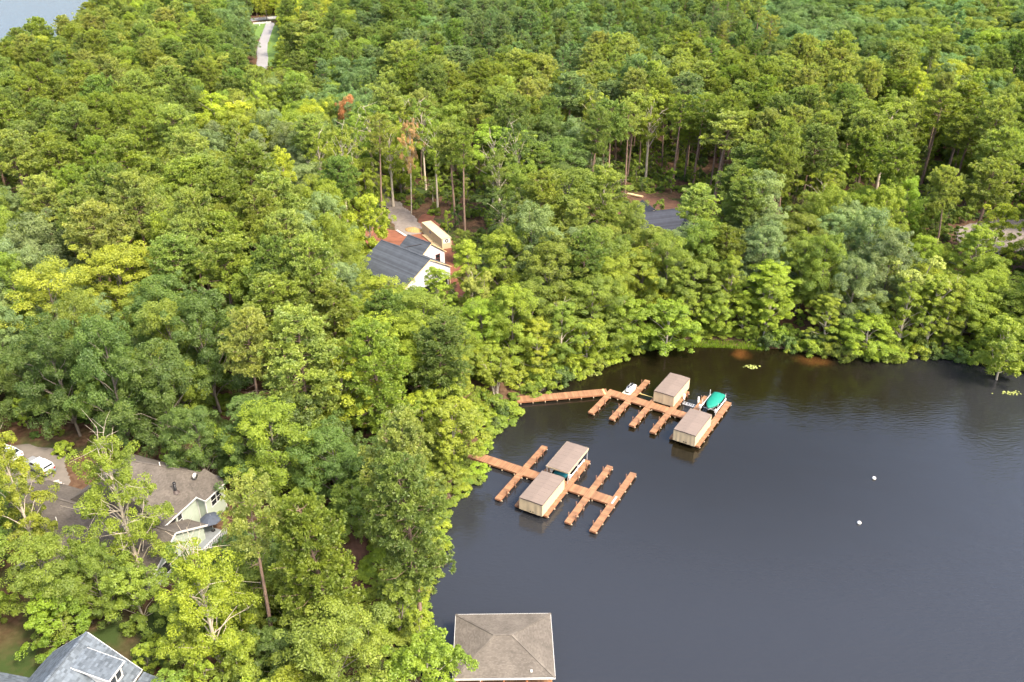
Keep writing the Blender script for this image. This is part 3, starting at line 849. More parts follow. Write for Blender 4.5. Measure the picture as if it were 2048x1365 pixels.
window(bh, 'y', .95, 1.25, 3.35, 6.6, 8.15, 1, 2, 1)
window(bh, 'y', -.45, 7.45, 8.25, 6.6, 8.3, 1, 1, 1)
part('screen_shade_panel', MB().box(8.55, 10.2, -.46, -.40, 6.4, 8.4), M_BLACK, bh)  # flat black panel standing in for the dark inside of the screened porch
window(bh, 'y', 2.3, 12.2, 14.9, 5.0, 6.6, 1, 2, 0)
part('door', MB().box(8.6, 9.6, -.445, -.38, 4.3, 6.3), M_GLASS, bh)
part('porch_deck', MB().box(4.9, 9.5, -.35, 4.2, 4.3, 4.5), M_GREYFLOOR, bh)
rl = MB()
for q in np.arange(5.0, 9.5, .35): rl.box(q - .03, q + .03, 4.1, 4.16, 4.5, 5.4)
rl.box(4.9, 9.5, 4.08, 4.18, 5.4, 5.48)
part('porch_rail', rl, M_TRIM, bh)
def on_plane(px, py, root, poly):
    # meet of the view line with a roof plane given in the house's frame
    cz, sz = cos(root.rotation_euler[2]), sin(root.rotation_euler[2])
    W = [np.array([root.location[0] + x * cz - y * sz, root.location[1] + x * sz + y * cz, root.location[2] + z]) for x, y, z in poly]
    n = np.cross(W[1] - W[0], W[2] - W[0]); o = np.array([0, 0, CH]); d = at(px, py, 0) - o
    q = o + d * ((W[0] - o) @ n) / (d @ n) - np.array(root.location)
    return np.array([q[0] * cz + q[1] * sz, -q[0] * sz + q[1] * cz, q[2]])
q = on_plane(352, 985, bh, W1)
part('stove_pipe', MB().tube([q + [0, 0, -.2], q + [0, 0, 1.35]], .17, 10).tube([q + [0, 0, 1.35], q + [0, 0, 1.55]], .22, 10), M_BLACK, bh, True)
part('pipe_flashing', MB().loft([[(q[0] + r_ * cos(k), q[1] + r_ * sin(k), q[2] + .06 + z + .0 * k) for k in np.linspace(0, 2 * pi, 10, endpoint=False)] for r_, z in ((.5, -.1), (.2, .25))]), M_ROOFEDGE, bh)
q = on_plane(388, 960, bh, W1)
dish = part('satellite_dish', MB().loft([[(q[0] + r_ * cos(k), q[1] + .35 + dz_ - r_ * .35 * sin(k), q[2] + .75 + r_ * .8 * sin(k)) for k in np.linspace(0, 2 * pi, 14, endpoint=False)] for r_, dz_ in ((.02, -.10), (.3, -.06), (.46, 0))]), M_WHITE, bh, True)
part('dish_mast', MB().tube([q, q + [0, .2, .72]], .03, 6), M_ALU, dish)
q = on_plane(320, 932, bh, W1)
part('vent_pipe', MB().tube([q, q + [0, 0, .55]], .06, 8), M_WHITE, bh)
WL = [AR(12, -2.7, wz), AR(12, 24, wz), AR(17.7, 24, 6.4)]
q = on_plane(113.5, 1042, bh, WL)
part('vent_pipe', MB().tube([q, q + [0, 0, .6]], .06, 8), M_WHITE, bh)
# gabled bay on the near side of the wing
part('near_bay_wall', gable_walls(16.0, 20.6, -14.6, -10.4, 1, 6.0, 7.6), M_SIDING_GREY, bh)
roof_of(bh, [[(15.0, -12.5, 7.95), (21.0, -12.5, 7.95), (21.0, -15.1, 6.0), (15.0, -15.1, 6.0)], [(21.0, -12.5, 7.95), (15.0, -12.5, 7.95), (15.0, -9.9, 6.0), (21.0, -9.9, 6.0)]], M_SHINGLE_BROWN, name='near_bay_roof', t=.12)
fb = MB().bar((21.03, -12.5, 7.88), (21.03, -15.15, 5.92), .06, .22).bar((21.03, -12.5, 7.88), (21.03, -9.85, 5.92), .06, .22)
for yy in (-14.5, -13.4, -11.4): fb.box(20.6, 20.66, yy - .07, yy + .07, 1, 6.0)
part('near_bay_trim', fb, M_TRIM, bh)
def lw(root, x, y):
    cz, sz = cos(root.rotation_euler[2]), sin(root.rotation_euler[2])
    return root.location[0] + x * cz - y * sz, root.location[1] + x * sz + y * cz
# patio umbrella
x, y = lw(bh, 5.4, 2.3)
r = thing('patio_umbrella', 'dark folded-down patio umbrella beside the green house wall', 'umbrella', (x, y, 4.5))
rg = [[(rr * cos(k) * (1 if i % 2 == 0 else .93), rr * sin(k) * (1 if i % 2 == 0 else .93), z) for i, k in enumerate(np.linspace(0, 2 * pi, 16, endpoint=False))] for rr, z in ((1.45, 1.95), (1.4, 2.05), (.7, 2.45), (.05, 2.62))]
part('canopy', MB().loft(rg), mat('charcoal canvas', (.045, .055, .075), .8, .15), r)
part('pole', MB().tube([(0, 0, 0), (0, 0, 2.7)], .03, 8), M_ALU, r)
part('base', MB().tube([(0, 0, 0), (0, 0, .09)], .28, 12), M_BLACK, r)

# --- pale slate house, lower left corner
sh = thing('slate_roof_house', 'house with pale slate roof and window dormer at the lower left corner', 'house', (-44.21, 65.49, 0), radians(-102.15))
def SL(al, ri, z): return (al, -ri, z)
M1 = [SL(0, 0, 12), SL(0, -5.4, 7.7), SL(15, -5.4, 7.7), SL(15, 0, 12)]
M2 = [SL(15, 0, 12), SL(15, 5.4, 7.7), SL(0, 5.4, 7.7), SL(0, 0, 12)]
roof_of(sh, [M1, M2], M_SHINGLE_SLATE, tab=.44, exposure=.25, caps=[(SL(0, 0, 12), SL(15, 0, 12))])
part('wall', gable_walls(.5, 14.5, -4.9, 4.9, 1, 7.7, 11.6), M_SIDING_GREY, sh)
part('fascia', MB().bar(SL(-.03, 0, 11.9), SL(-.03, -5.42, 7.58), .05, .2).bar(SL(-.03, 0, 11.9), SL(-.03, 5.42, 7.58), .05, .2).bar(SL(0, -5.43, 7.6), SL(15, -5.43, 7.6), .05, .2), M_TRIM, sh)
D1 = [SL(1.35, -.75, 11.42), SL(1.35, -4.85, 10.4), SL(3.95, -4.85, 10.4), SL(3.95, -.75, 11.42)]
dm = roof_of(sh, [D1], M_SHINGLE_SLATE, tab=.44, exposure=.25, name='dormer', t=.12)
part('dormer_wall', MB().loft([[(x, 4.5, 8.2), (x, 4.5, 10.3), (x, .8, 11.2)] for x in (1.6, 3.7)]), M_TRIM, dm)
part('dormer_fascia', MB().bar(SL(1.3, -4.88, 10.31), SL(4.0, -4.88, 10.31), .05, .2).bar(SL(3.98, -4.85, 10.3), SL(3.98, -.7, 11.3), .05, .18).bar(SL(1.32, -4.85, 10.3), SL(1.32, -.7, 11.3), .05, .18), M_TRIM, dm)
window(sh, 'y', 4.5, 1.85, 3.45, 8.75, 10.05, 1, 2, 0)
roof_of(sh, [[SL(7.5, 3.0, 10.0), SL(7.5, 13, 10.0), SL(3.2, 13, 7.4), SL(3.2, 3.0, 7.4)], [SL(7.5, 13, 10.0), SL(7.5, 3, 10.0), SL(11.8, 3, 7.4), SL(11.8, 13, 7.4)]], M_SHINGLE_SLATE, tab=.44, exposure=.25, name='wing_roof')
part('wing_wall', gable_walls(3.7, 11.3, -12.5, -3.0, 1, 7.4, 9.7, 'y'), M_SIDING_GREY, sh)
roof_of(sh, [[SL(-.1, -5.5, 7.35), SL(-.1, -7.8, 6.6), SL(4.2, -7.8, 6.6), SL(4.2, -5.5, 7.35)]], M_SHINGLE_SLATE, tab=.44, exposure=.25, name='porch_roof', t=.12)
pp = MB()
for a_ in (.1, 2, 4): pp.box(a_ - .08, a_ + .08, 7.5, 7.66, 1, 6.45)
pp.bar(SL(-.1, -7.83, 6.52), SL(4.2, -7.83, 6.52), .05, .18)
part('porch_post', pp, M_TRIM, sh)

# --- unfinished white house with dark roofs
M_WRAP = mat('white house wrap', (.54, .54, .545), .6, .04, 2)
M_PRINT = mat('printed wrap marks', (.22, .23, .26), .6, .1)
M_REDFRAME = mat('dark red window tape', (.16, .035, .03), .6, .1)
wh = thing('white_wrapped_house', 'unfinished white wrapped house with charcoal gables on red clay', 'house', (-27.52, 172.58, 0), radians(-42.88))
A = [AR(-.2, 0, 12.5), AR(-.2, 7.2, 8.5), AR(15.2, 7.2, 8.5), AR(15.2, 0, 12.5)]
B = [AR(15.2, 0, 12.5), AR(15.2, -5.8, 9.2), AR(-.2, -5.8, 9.2), AR(-.2, 0, 12.5)]
roof_of(wh, [A, B], M_SHINGLE_DARK, tab=None, exposure=.3, caps=[(AR(-.2, 0, 12.5), AR(15.2, 0, 12.5))])
A2 = [AR(-.2, -7.4, 11.55), AR(-.2, -3.2, 8.5), AR(7.3, -3.2, 8.5), AR(7.3, -7.4, 11.55)]
B2 = [AR(7.3, -7.4, 11.55), AR(7.3, -11.6, 8.5), AR(-.2, -11.6, 8.5), AR(-.2, -7.4, 11.55)]
roof_of(wh, [A2, B2], M_SHINGLE_DARK, tab=None, exposure=.3, name='garage_roof', caps=[(AR(-.2, -7.4, 11.55), AR(7.3, -7.4, 11.55))])
part('roof_valley', MB().bar(AR(1.5, -4.9, 9.85), AR(5.2, -6.6, 11.1), .10, .05), M_ROOFEDGE, wh)
part('gable_wall', MB().loft([[(x, y, z) for y, z in ((5.5, 6.9), (5.5, 9.1), (0, 12.25), (-6.9, 8.45), (-6.9, 6.9))] for x in (14.6, 14.95)]), M_WRAP, wh)
part('wall', MB().box(.2, 14.5, -6.8, 5.4, 2.5, 8.4).box(.2, .5, -6.8, 5.4, 8.4, 9.0), M_WRAP, wh)
part('garage_wall', gable_walls(.2, 7.05, 3.5, 11.3, 3.5, 8.45, 11.3), M_WRAP, wh)
for a_, b_ in (((15.22, 0, 12.42), (15.22, 7.22, 8.42)), ((15.22, 0, 12.42), (15.22, -5.82, 9.12)), ((7.33, -7.4, 11.48), (7.33, -11.62, 8.42)), ((7.33, -7.4, 11.48), (7.33, -3.2, 8.42))):
    part('rake_board', MB().bar(AR(*a_), AR(*b_), .05, .16), M_WOOD, wh)
mk = MB(); 
for row in range(9):
    for k in range(12):
        y = 5.1 - k * 1.05 - (row % 2) * .5; z = 7.1 + row * .52
        lim = 12.0 - (abs(y) * .57 if y < 0 else abs(y) * .57)
        if -6.5 < y and z < lim - .35: mk.box(14.951, 14.958, y - .20, y + .20, z - .06, z + .06)
part('wrap_print', mk, M_PRINT, wh)
mk = MB()
for row in range(9):
    for k in range(7):
        y = 3.9 + k * 1.1 + (row % 2) * .5; z = 5.2 + row * .62
        if y < 11.0 and z < 11.1 - abs(y - 7.4) * .73 and not (8.3 < y < 10.3 and 6.2 < z < 8.9): mk.box(7.051, 7.058, y - .2, y + .2, z - .06, z + .06)
part('wrap_print', mk, M_PRINT, wh)
window(wh, 'x', 7.05, 8.75, 9.85, 6.7, 8.4, 1, 1, 1, M_REDFRAME)
for y_ in (5.2, 1.4, -2.6, -6.7): part('porch_stud', MB().box(15.0, 15.16, y_, y_ + .2, 2, 6.85), M_WOOD, wh)
part('porch_shade_panel', MB().box(14.51, 14.58, -6.3, 5.0, 2.6, 6.6), M_BLACK, wh)  # black panel painted for the shade inside the porch

# --- storage container
ct = thing('storage_container', 'long beige storage container standing behind the white wrapped house', 'container', (-21.5, 196.32, 4.9), radians(-62.54))
CL, CW, CHh = 12.05, 2.38, 2.62
body = MB().box(.05, CL - .05, .06, CW - .06, .12, CHh - .1)
cor = MB()
n = 40
for k in range(n):
    a = .12 + (CL - .24) * k / n; wd = (CL - .24) / n
    cor.prism([(a, .062), (a + wd * .25, .02), (a + wd * .6, .02), (a + wd * .85, .062)], .2, CHh - .18)
    cor.prism([(a, CW - .062), (a + wd * .85, CW - .062), (a + wd * .6, CW - .02), (a + wd * .25, CW - .02)], .2, CHh - .18)
part('body', body, M_CONTAINER, ct)
part('corrugation', cor, M_CONTAINER, ct)
ed = MB()
for x in (0, CL - .12):
    for y in (0, CW - .12): ed.box(x, x + .12, y, y + .12, 0, CHh)
for y in (0, CW - .1): ed.box(.12, CL - .12, y, y + .1, CHh - .1, CHh); ed.box(.12, CL - .12, y, y + .1, 0, .14)
for x in (0, CL - .1): ed.box(x, x + .1, .12, CW - .12, CHh - .1, CHh); ed.box(x, x + .1, .12, CW - .12, 0, .14)
part('edge_frame', ed, M_CONTAINER, ct)
rp = MB()
for k in range(30): rp.box(.14 + k * .39, .14 + k * .39 + .22, .13, CW - .13, CHh - .1, CHh - .05)
part('roof_panel', rp, M_CONTAINER, ct)
lg = part('round_emblem', MB().loft([[(CL - .049 + d, CW / 2 + .42 * cos(k), 1.95 + .42 * sin(k)) for k in np.linspace(0, 2 * pi, 20, endpoint=False)] for d in (0, .03)]), M_BLACK, ct)
part('emblem_centre', MB().loft([[(CL - .018 + d, CW / 2 + .2 * cos(k), 1.95 + .2 * sin(k)) for k in np.linspace(0, 2 * pi, 16, endpoint=False)] for d in (0, .02)]), M_WHITE, lg)
part('white_plate', MB().box(CL - .05, CL - .035, .35, CW - .35, 1.4, 2.45), M_WHITE, ct)
part('side_placard', MB().box(4.6, 5.7, -.012, .0, 1.55, 2.15), mat('blue grey placard', (.18, .20, .25), .5, .2, 8), ct)

# --- charcoal roofed house to the right
dh = thing('charcoal_roof_house', 'house with charcoal roof half hidden by trees above the cove', 'house', (30.36, 189.51, 0), radians(17.24))
roof_of(dh, [[AR(-3, 0, 12.5), AR(-3, 6.4, 8.8), AR(13, 6.4, 8.8), AR(13, 0, 12.5)], [AR(13, 0, 12.5), AR(13, -6.4, 8.8), AR(-3, -6.4, 8.8), AR(-3, 0, 12.5)]], M_SHINGLE_BLACK, tab=None, exposure=.3, caps=[(AR(-3, 0, 12.5), AR(13, 0, 12.5))])
roof_of(dh, [[AR(9.6, 2.0, 11.4), AR(6.2, 7.6, 9.0), AR(6.2, 7.6, 9.0 + .001), AR(9.6, 7.6, 11.4)], [AR(9.6, 7.6, 11.4), AR(13.0, 7.6, 9.0), AR(9.6, 2.0, 11.4)]], M_SHINGLE_BLACK, tab=None, exposure=.3, name='front_gable_roof')
roof_of(dh, [[AR(2.4, -6.8, 13.0), AR(2.4, .2, 13.0), AR(.2, -2.5, 11.2), AR(.2, -6.8, 11.2)], [AR(2.4, .2, 13.0), AR(2.4, -6.8, 13.0), AR(4.6, -6.8, 11.2), AR(4.6, -2.5, 11.2)]], M_SHINGLE_BLACK, tab=None, exposure=.3, name='back_gable_roof')
part('wall', gable_walls(-2.6, 12.6, -5.9, 5.9, 3, 8.8, 12.2), M_WOOD, dh)
part('front_gable_wall', gable_walls(6.7, 12.5, -7.3, -5.95, 3, 8.9, 11.1, 'y'), mat('brown sheathing', (.17, .10, .06), .8, .2, 2), dh)
window(dh, 'y', -7.3, 8.6, 10.6, 5.6, 7.6, -1, 2, 0)
part('wall_sheet', MB().box(-1.5, 2.2, -6.0, -5.92, 4.2, 6.2), M_WRAP, dh)

# --- hip-roofed boathouse at the bottom edge
hb = thing('hip_roof_boathouse', 'open timber boathouse under a tan hip roof at the bottom edge', 'boathouse', (-.98, 72.16, 0), .017)
LX, LY, ZE, ZR = 5.7, 4.75, 2.8, 4.4
rl_ = LX - LY + .02
f_ = [(-LX, -LY, ZE), (LX, -LY, ZE), (LX, LY, ZE), (-LX, LY, ZE)]; r0, r1 = (-rl_, 0, ZR), (rl_, 0, ZR)
roof_of(hb, [[f_[0], f_[1], r1, r0], [f_[1], f_[2], r1], [f_[2], f_[3], r0, r1], [f_[3], f_[0], r0]], M_SHINGLE_TAN, tab=.30, exposure=.15, t=.12, caps=[(f_[k], (r0, r1, r1, r0)[k]) for k in range(4)] + [(r0, r1)])
fa = MB().box(-LX - .03, LX + .03, -LY - .04, -LY, ZE - .22, ZE + .03).box(-LX - .03, LX + .03, LY, LY + .04, ZE - .22, ZE + .03).box(LX, LX + .04, -LY, LY, ZE - .22, ZE + .03).box(-LX - .04, -LX, -LY, LY, ZE - .22, ZE + .03)
part('fascia', fa, M_TRIM, hb)
for x in (-5.2, -2.5, .0, 2.6, 5.2):
    for y in (-4.3, 4.3): part('post', MB().box(x - .1, x + .1, y - .1, y + .1, -1.5, ZE - .13), M_ORANGEWOOD, hb)
part('beam', MB().box(-5.3, 5.3, -4.2, -4.05, ZE - .4, ZE - .14).box(-5.3, 5.3, 4.05, 4.2, ZE - .4, ZE - .14), M_ORANGEWOOD, hb)
m = MB()
for k in range(80): m.box(-5.5 + k * .1375, -5.5 + k * .1375 + .128, -6.3, -2.6, .5, .55)
part('deck', MB().box(-5.5, 5.5, -6.3, -2.6, .3, .495), M_RIM, hb)
part('deck_planks', m, M_DECK, hb, kind='stuff')
rr = MB()
for q in np.arange(-5.4, 5.5, 1.8): rr.box(q - .05, q + .05, -6.3, -6.2, .55, 1.5)
rr.box(-5.5, 5.5, -6.31, -6.19, 1.5, 1.56)
part('rail', rr, M_ORANGEWOOD, hb)
q = on_plane(1063, 1343.5, hb, [f_[0], f_[1], r1])
part('vent_cap', MB().box(q[0] - .1, q[0] + .1, q[1] - .1, q[1] + .1, q[2] - .05, q[2] + .2), M_WHITE, hb)
x, y = lw(hb, -2.6, -5.4)
r = thing('flag', 'small red and white flag on a white pole by the boathouse deck', 'flag', (x, y, .55))
part('pole', MB().tube([(0, 0, 0), (0, 0, 2.9)], .03, 8), M_WHITE, r)
part('cloth', MB().slab([(0, 0, 2.0), (.25, .1, 1.95), (.3, .12, 1.4), (0, 0, 1.5)], .02), M_RED, r)
for k, xx in enumerate((-1.6, -.5)):
    x, y = lw(hb, xx, -5.5)
    r = thing('deck_chair', ('white framed deck chair next to the flag', 'white framed deck chair farther from the flag')[k], 'chair', (x, y, .55), .3 * k, 'deck chairs at the boathouse')
    part('frame', MB().tube([(-.3, -.3, 0), (-.3, .3, .4), (-.3, .55, 1.1), (.3, .55, 1.1), (.3, .3, .4), (.3, -.3, 0)], .025, 6).tube([(-.3, -.35, .42), (-.3, .35, .40)], .025, 6).tube([(.3, -.35, .42), (.3, .35, .40)], .025, 6), M_WHITE, r)
    part('seat', MB().box(-.28, .28, -.35, .3, .40, .43), M_BLACK, r)
    part('backrest', MB().slab([(-.28, .33, .45), (.28, .33, .45), (.28, .54, 1.05), (-.28, .54, 1.05)], .03), M_BLACK, r)
x, y = lw(hb, 1.6, -5.2)
r = thing('cushion_bench', 'bench with blue cushions under the boathouse eave', 'bench', (x, y, .55))
part('bench_frame', MB().box(-.9, .9, -.3, .3, .0, .32), M_ORANGEWOOD, r)
part('cushion', MB().box(-.85, .85, -.28, .28, .325, .46).box(-.85, .85, .18, .32, .465, .85), mat('blue cushion', (.03, .10, .24), .8, .3, 6), r)

# ------------------------------------------------------------------ vehicles
def wheel(parent, x, y, rad=.36, wd=.24):
    side = 1 if y > 0 else -1
    k = np.linspace(0, 2 * pi, 18, endpoint=False)
    t = MB().loft([[(x + r_ * cos(a), y + yy, rad + r_ * sin(a)) for a in k] for r_, yy in ((rad * .6, -wd / 2), (rad * .95, -wd / 2), (rad, -wd / 4), (rad, wd / 4), (rad * .95, wd / 2), (rad * .6, wd / 2))])
    o = part('wheel', t, M_TYRE, parent, False)
    part('rim', MB().loft([[(x + r_ * cos(a), y + side * yy, rad + r_ * sin(a)) for a in k] for r_, yy in ((rad * .58, wd * .40), (rad * .58, wd * .46), (rad * .2, wd * .54))]), M_ALU, o)
def car(label, x, y, z, rz, paint, cat='car', name='parked_car', L=4.5, W=1.78):
    r = thing(name, label, cat, (x, y, z), rz)
    prof = [(0, .35), (0, .85), (.12, .98), (L * .98 * .0 + .9, 1.02), (L - 1.35, .98), (L - .1, .80), (L, .6), (L, .35)]
    b = MB().loft([[(px_, yy * (W / 2), max(pz, .3)) for px_, pz in prof] for yy in (-.94, -1, -.97, .97, 1, .94)])
    part('body', b, paint, r)
    cab = [(.35, .98), (.95, 1.42), (2.35, 1.45), (3.15, .98)]
    part('cabin', MB().loft([[(px_, yy * (W / 2 - (.1 if pz < 1.2 else .25)), pz) for px_, pz in cab] for yy in (-1, 1)]), paint, r)
    g = MB()
    for s_ in (-1, 1): g.slab([(.75, s_ * .745, 1.38), (2.3, s_ * .745, 1.40), (2.9, s_ * .82, 1.06), (.55, s_ * .82, 1.06)][::s_], .012)
    part('side_window', g, M_GLASS, r)
    part('windscreen', MB().slab([(2.42, -.6, 1.455), (2.42, .6, 1.455), (3.1, .7, 1.05), (3.1, -.7, 1.05)], .02), M_GLASS, r)
    part('rear_window', MB().slab([(.42, -.68, 1.08), (.42, .68, 1.08), (.88, .6, 1.415), (.88, -.6, 1.415)][::-1], .02), M_GLASS, r)
    for xx in (.8, L - .85):
        for s_ in (-1, 1): wheel(r, xx, s_ * (W / 2 - .08), .33, .2)
    for s_ in (-1, 1):
        part('tail_light', MB().box(-.02, .04, s_ * .68 - .14, s_ * .68 + .14, .72, .86), M_RED, r)
        part('headlight', MB().box(L - .06, L + .02, s_ * .66 - .16, s_ * .66 + .16, .62, .74), M_WHITE, r)
    return r
M_SILVER = mat('silver grey paint', (.30, .31, .33), .3, .05, 2, metal=.3)
M_PALEBLUE = mat('pale blue paint', (.50, .55, .60), .3, .05, 2)
M_CARBLACK = mat('black paint', (.012, .012, .014), .15, .05, 2, spec=.7)
M_TEALPAINT = mat('teal grey paint', (.10, .16, .17), .25, .05, 2)
p = at(104, 957, 4.7); zt = max(gz(p[0], p[1]), 4.5) + .2
r = thing('pickup_truck', 'grey pickup with pale blue camper shell on the tan drive', 'truck', (p[0], p[1], zt), radians(150))
L = 5.3
prof = [(0, .5), (0, 1.08), (1.9, 1.10), (3.3, 1.10), (3.6, 1.08), (5.1, .98), (5.28, .85), (5.3, .5)]
part('body', MB().loft([[(a, yy * .9, z) for a, z in prof] for yy in (-.95, -1, 1, .95)]), M_SILVER, r)
part('lower_trim', MB().box(.04, 5.26, -.88, .88, .36, .497), M_TEALPAINT, r)
cs = part('camper_shell', MB().loft([[(a, yy * hw, z) for a, z, hw in ((0.02, 1.1, .88), (.14, 1.76, .76), (1.9, 1.80, .76), (1.92, 1.1, .88))] for yy in (-1, 1)]), M_PALEBLUE, r)
g = MB()
for s_ in (-1, 1): g.slab([(.32, s_ * .80, 1.66), (1.72, s_ * .80, 1.68), (1.74, s_ * .876, 1.20), (.25, s_ * .876, 1.20)][::s_], .014)
part('side_window', g, M_GLASS, cs)
part('rear_window', MB().slab([(.035, -.74, 1.16), (.035, .74, 1.16), (.125, .66, 1.70), (.125, -.66, 1.70)][::-1], .03), M_GLASS, cs)
cb = part('cab', MB().loft([[(a, yy * hw, z) for a, z, hw in ((1.98, 1.1, .86), (2.05, 1.72, .70), (3.0, 1.72, .70), (3.75, 1.08, .86))] for yy in (-1, 1)]), M_PALEBLUE, r)
g = MB()
for s_ in (-1, 1): g.slab([(2.12, s_ * .735, 1.64), (2.95, s_ * .735, 1.64), (3.5, s_ * .84, 1.16), (2.1, s_ * .84, 1.16)][::s_], .014)
part('side_window', g, M_GLASS, cb)
part('windscreen', MB().slab([(3.05, -.64, 1.70), (3.05, .64, 1.70), (3.7, .78, 1.15), (3.7, -.78, 1.15)], .02), M_GLASS, cb)
for xx in (.95, 4.35):
    for s_ in (-1, 1): wheel(r, xx, s_ * .82, .37, .24)
for s_ in (-1, 1): part('tail_light', MB().box(-.03, .05, s_ * .77 - .1, s_ * .77 + .1, .72, 1.0), M_RED, r)
part('tailgate', MB().box(-.02, .0, -.64, .64, .58, 1.04), M_SILVER, r)
part('rear_bumper', MB().box(-.2, -.021, -.86, .86, .42, .60), M_TEALPAINT, r)
part('number_plate', MB().box(-.215, -.201, -.16, .16, .46, .58), M_WHITE, r)
p = at(40, 926, 4.8)
car('pale blue car half covered by leaves beyond the pickup', p[0], p[1], max(gz(p[0], p[1]), 4.5) + .2, radians(150), M_PALEBLUE)
p = on_ground(775, 428)
car('black car under branches beside the gravel drive', p[0], p[1], p[2] + .22, radians(160), M_CARBLACK)
p = on_ground(1912, 532)
car('dark teal car glimpsed between trees near the right drive', p[0], p[1], p[2] + .1, radians(165), M_TEALPAINT)

# barbecue, mulch bed, stepping stones by the brown house
p = at(66, 984, 5.0); z0 = gz(p[0], p[1]) + .2
r = thing('barbecue_grill', 'black covered barbecue grill beside the mulch bed', 'grill', (p[0], p[1], z0), .5)
part('firebox', MB().box(-.65, .65, -.3, .3, .55, .85).box(-1.0, -.652, -.28, .28, .8, .85).box(.652, 1.0, -.28, .28, .8, .85), M_BLACK, r)
part('lid', MB().loft([[(x, -.3 * cos(t), .852 + .36 * sin(t)) for t in np.linspace(0, pi, 9)] for x in (-.64, .64)]), M_BLACK, r)
for sx in (-.55, .55):
    for sy in (-.24, .24): part('leg', MB().box(sx - .04, sx + .04, sy - .04, sy + .04, 0, .548), M_BLACK, r)
drape('mulch_bed', pxpoly([(70, 988), (90, 974), (121, 990), (114, 998)], 4.9), M_MULCH, .27, .5, 'dark triangular mulch bed with white edging')
def kerbline(name, pts, label, m, z=4.9, wd=.16, ht=.22):
    mb = MB()
    w_ = [at(x, y, z) for x, y in pts]
    for a, b in zip(w_[:-1], w_[1:]):
        a = np.array([a[0], a[1], gz(a[0], a[1]) + .28]); b = np.array([b[0], b[1], gz(b[0], b[1]) + .28]); mb.bar(a, b, wd, ht)
    return link(name, mb.mesh(name, m), label=label, category='edging')
kerbline('white_edging', [(69, 989), (114, 999), (132, 984)], 'white edging along the mulch bed', M_TRIM)
st = None
for k, (px, py) in enumerate(((106, 970), (111, 974), (116, 978), (121, 982), (126, 987))):
    p = at(px, py, 4.9)
    if st is None: st = MB().box(-.9, .9, -.22, .22, 0, .12).mesh('step_slab', M_CONCRETE)
    link('step_slab', st, None, (p[0], p[1], gz(p[0], p[1]) + .2), radians(30), label=('step slab nearest the pickup', 'second step slab from the pickup', 'middle step slab beside the mulch bed', 'second last step slab towards the house', 'step slab farthest from the pickup')[k], category='step', group='concrete step slabs')

# straw heap, planks and lumber at the building site
p = on_ground(828, 463)
m = MB(); k = 18
rg = []
for t in np.linspace(0, 1, 7):
    rg.append([(2.6 * (1 - t ** 1.6) * cos(a) * (1 + .12 * sin(3 * a + t)), 1.5 * (1 - t ** 1.6) * sin(a) * (1 + .1 * cos(2 * a)), .95 * t + .06 * sin(5 * a + 9 * t)) for a in np.linspace(0, 2 * pi, k, endpoint=False)])
link('straw_heap', m.loft(rg).mesh('straw_heap', M_STRAW, True), None, (p[0], p[1], p[2] + .1), -.4, label='yellow straw heap at the end of the beige container', category='straw heap')
def lumber(label, px, py, rz, n, L, layers, m=M_WOOD, sheet=False):
    p = on_ground(px, py)
    r = thing('lumber_pile', label, 'lumber', (p[0], p[1], p[2] + .12), rz, 'lumber piles at the building sites')
    me = None
    for l in range(layers):
        for k in range(n):
            if me is None: me = MB().box(-L / 2, L / 2, -.085, .085, 0, .09).mesh('plank', m)
            o = link('plank', me, r, (R.uniform(-.2, .2), (k - n / 2) * .185, l * .095 + .08), R.uniform(-.015, .015))
    part('bearer', MB().box(-L * .35, -L * .35 + .1, -n * .1, n * .1, -.05, .075).box(L * .35 - .1, L * .35, -n * .1, n * .1, -.05, .075), m, r)
    return r
lumber('pale plank pile beside the container wall', 857, 479, radians(-62), 5, 5, 2)
lumber('single row of white boards under the thin trunks on red clay', 803, 468, radians(-55), 3, 4.5, 1, M_GELCOAT)
lumber('yellow plank pile below the container end', 875, 493, radians(-58), 6, 4, 2)
lumber('long grey lumber stack behind the charcoal roofed house', 1290, 418, radians(-50), 9, 6, 3, mat('weathered lumber', (.36, .33, .30), .85, .2, 3, isl=.2))
lumber('small yellow lumber stack farther back on red soil', 1270, 393, radians(-35), 5, 4.5, 3)
p = on_ground(1281, 424)
link('white_sheet', MB().box(-2.2, 2.2, -.9, .9, 0, .5).mesh('white_sheet', M_WRAP), None, (p[0], p[1], p[2] + .1), radians(-50), label='white wrapped bundle in front of the grey lumber stack', category='bundle')

# white rails where the far road meets the cross road
for (xa, xb, py), lb in (((508, 546, 37.5), 'white rail on the far side of the cross road'), ((507, 542, 46.5), 'white rail on the near side of the cross road')):
    a, b = at(xa, py + 1.5, 5.6), at(xb, py - 1.2, 5.6)
    a[2] = gz(a[0], a[1]); b[2] = gz(b[0], b[1]); L = np.linalg.norm((b - a)[:2])
    r = thing('guard_rail', lb, 'rail', tuple(a), math.atan2(b[1] - a[1], b[0] - a[0]), 'white rails at the cross road')
    n = int(L / 2.4)
    for k in range(n + 1): part('rail_post', MB().box(k * L / n - .09, k * L / n + .09, -.09, .09, 0, 1.25), M_TRIM, r)
    for z in (.45, .95): part('rail_board', MB().box(-.1, L + .1, -.14, -.095, z - .16, z + .16), M_TRIM, r)
p = on_ground(519.5, 52)
r = thing('marker_post', 'thin white marker post on the grass beside the far road', 'post', tuple(p))
part('post', MB().box(-.15, .15, -.15, .15, 0, 1.8), M_TRIM, r); part('cap', MB().loft([[(-.2, -.2, 1.8), (.2, -.2, 1.8), (.2, .2, 1.8), (-.2, .2, 1.8)], [(-.03, -.03, 2.0), (.03, -.03, 2.0), (.03, .03, 2.0), (-.03, .03, 2.0)]]), M_TRIM, r)

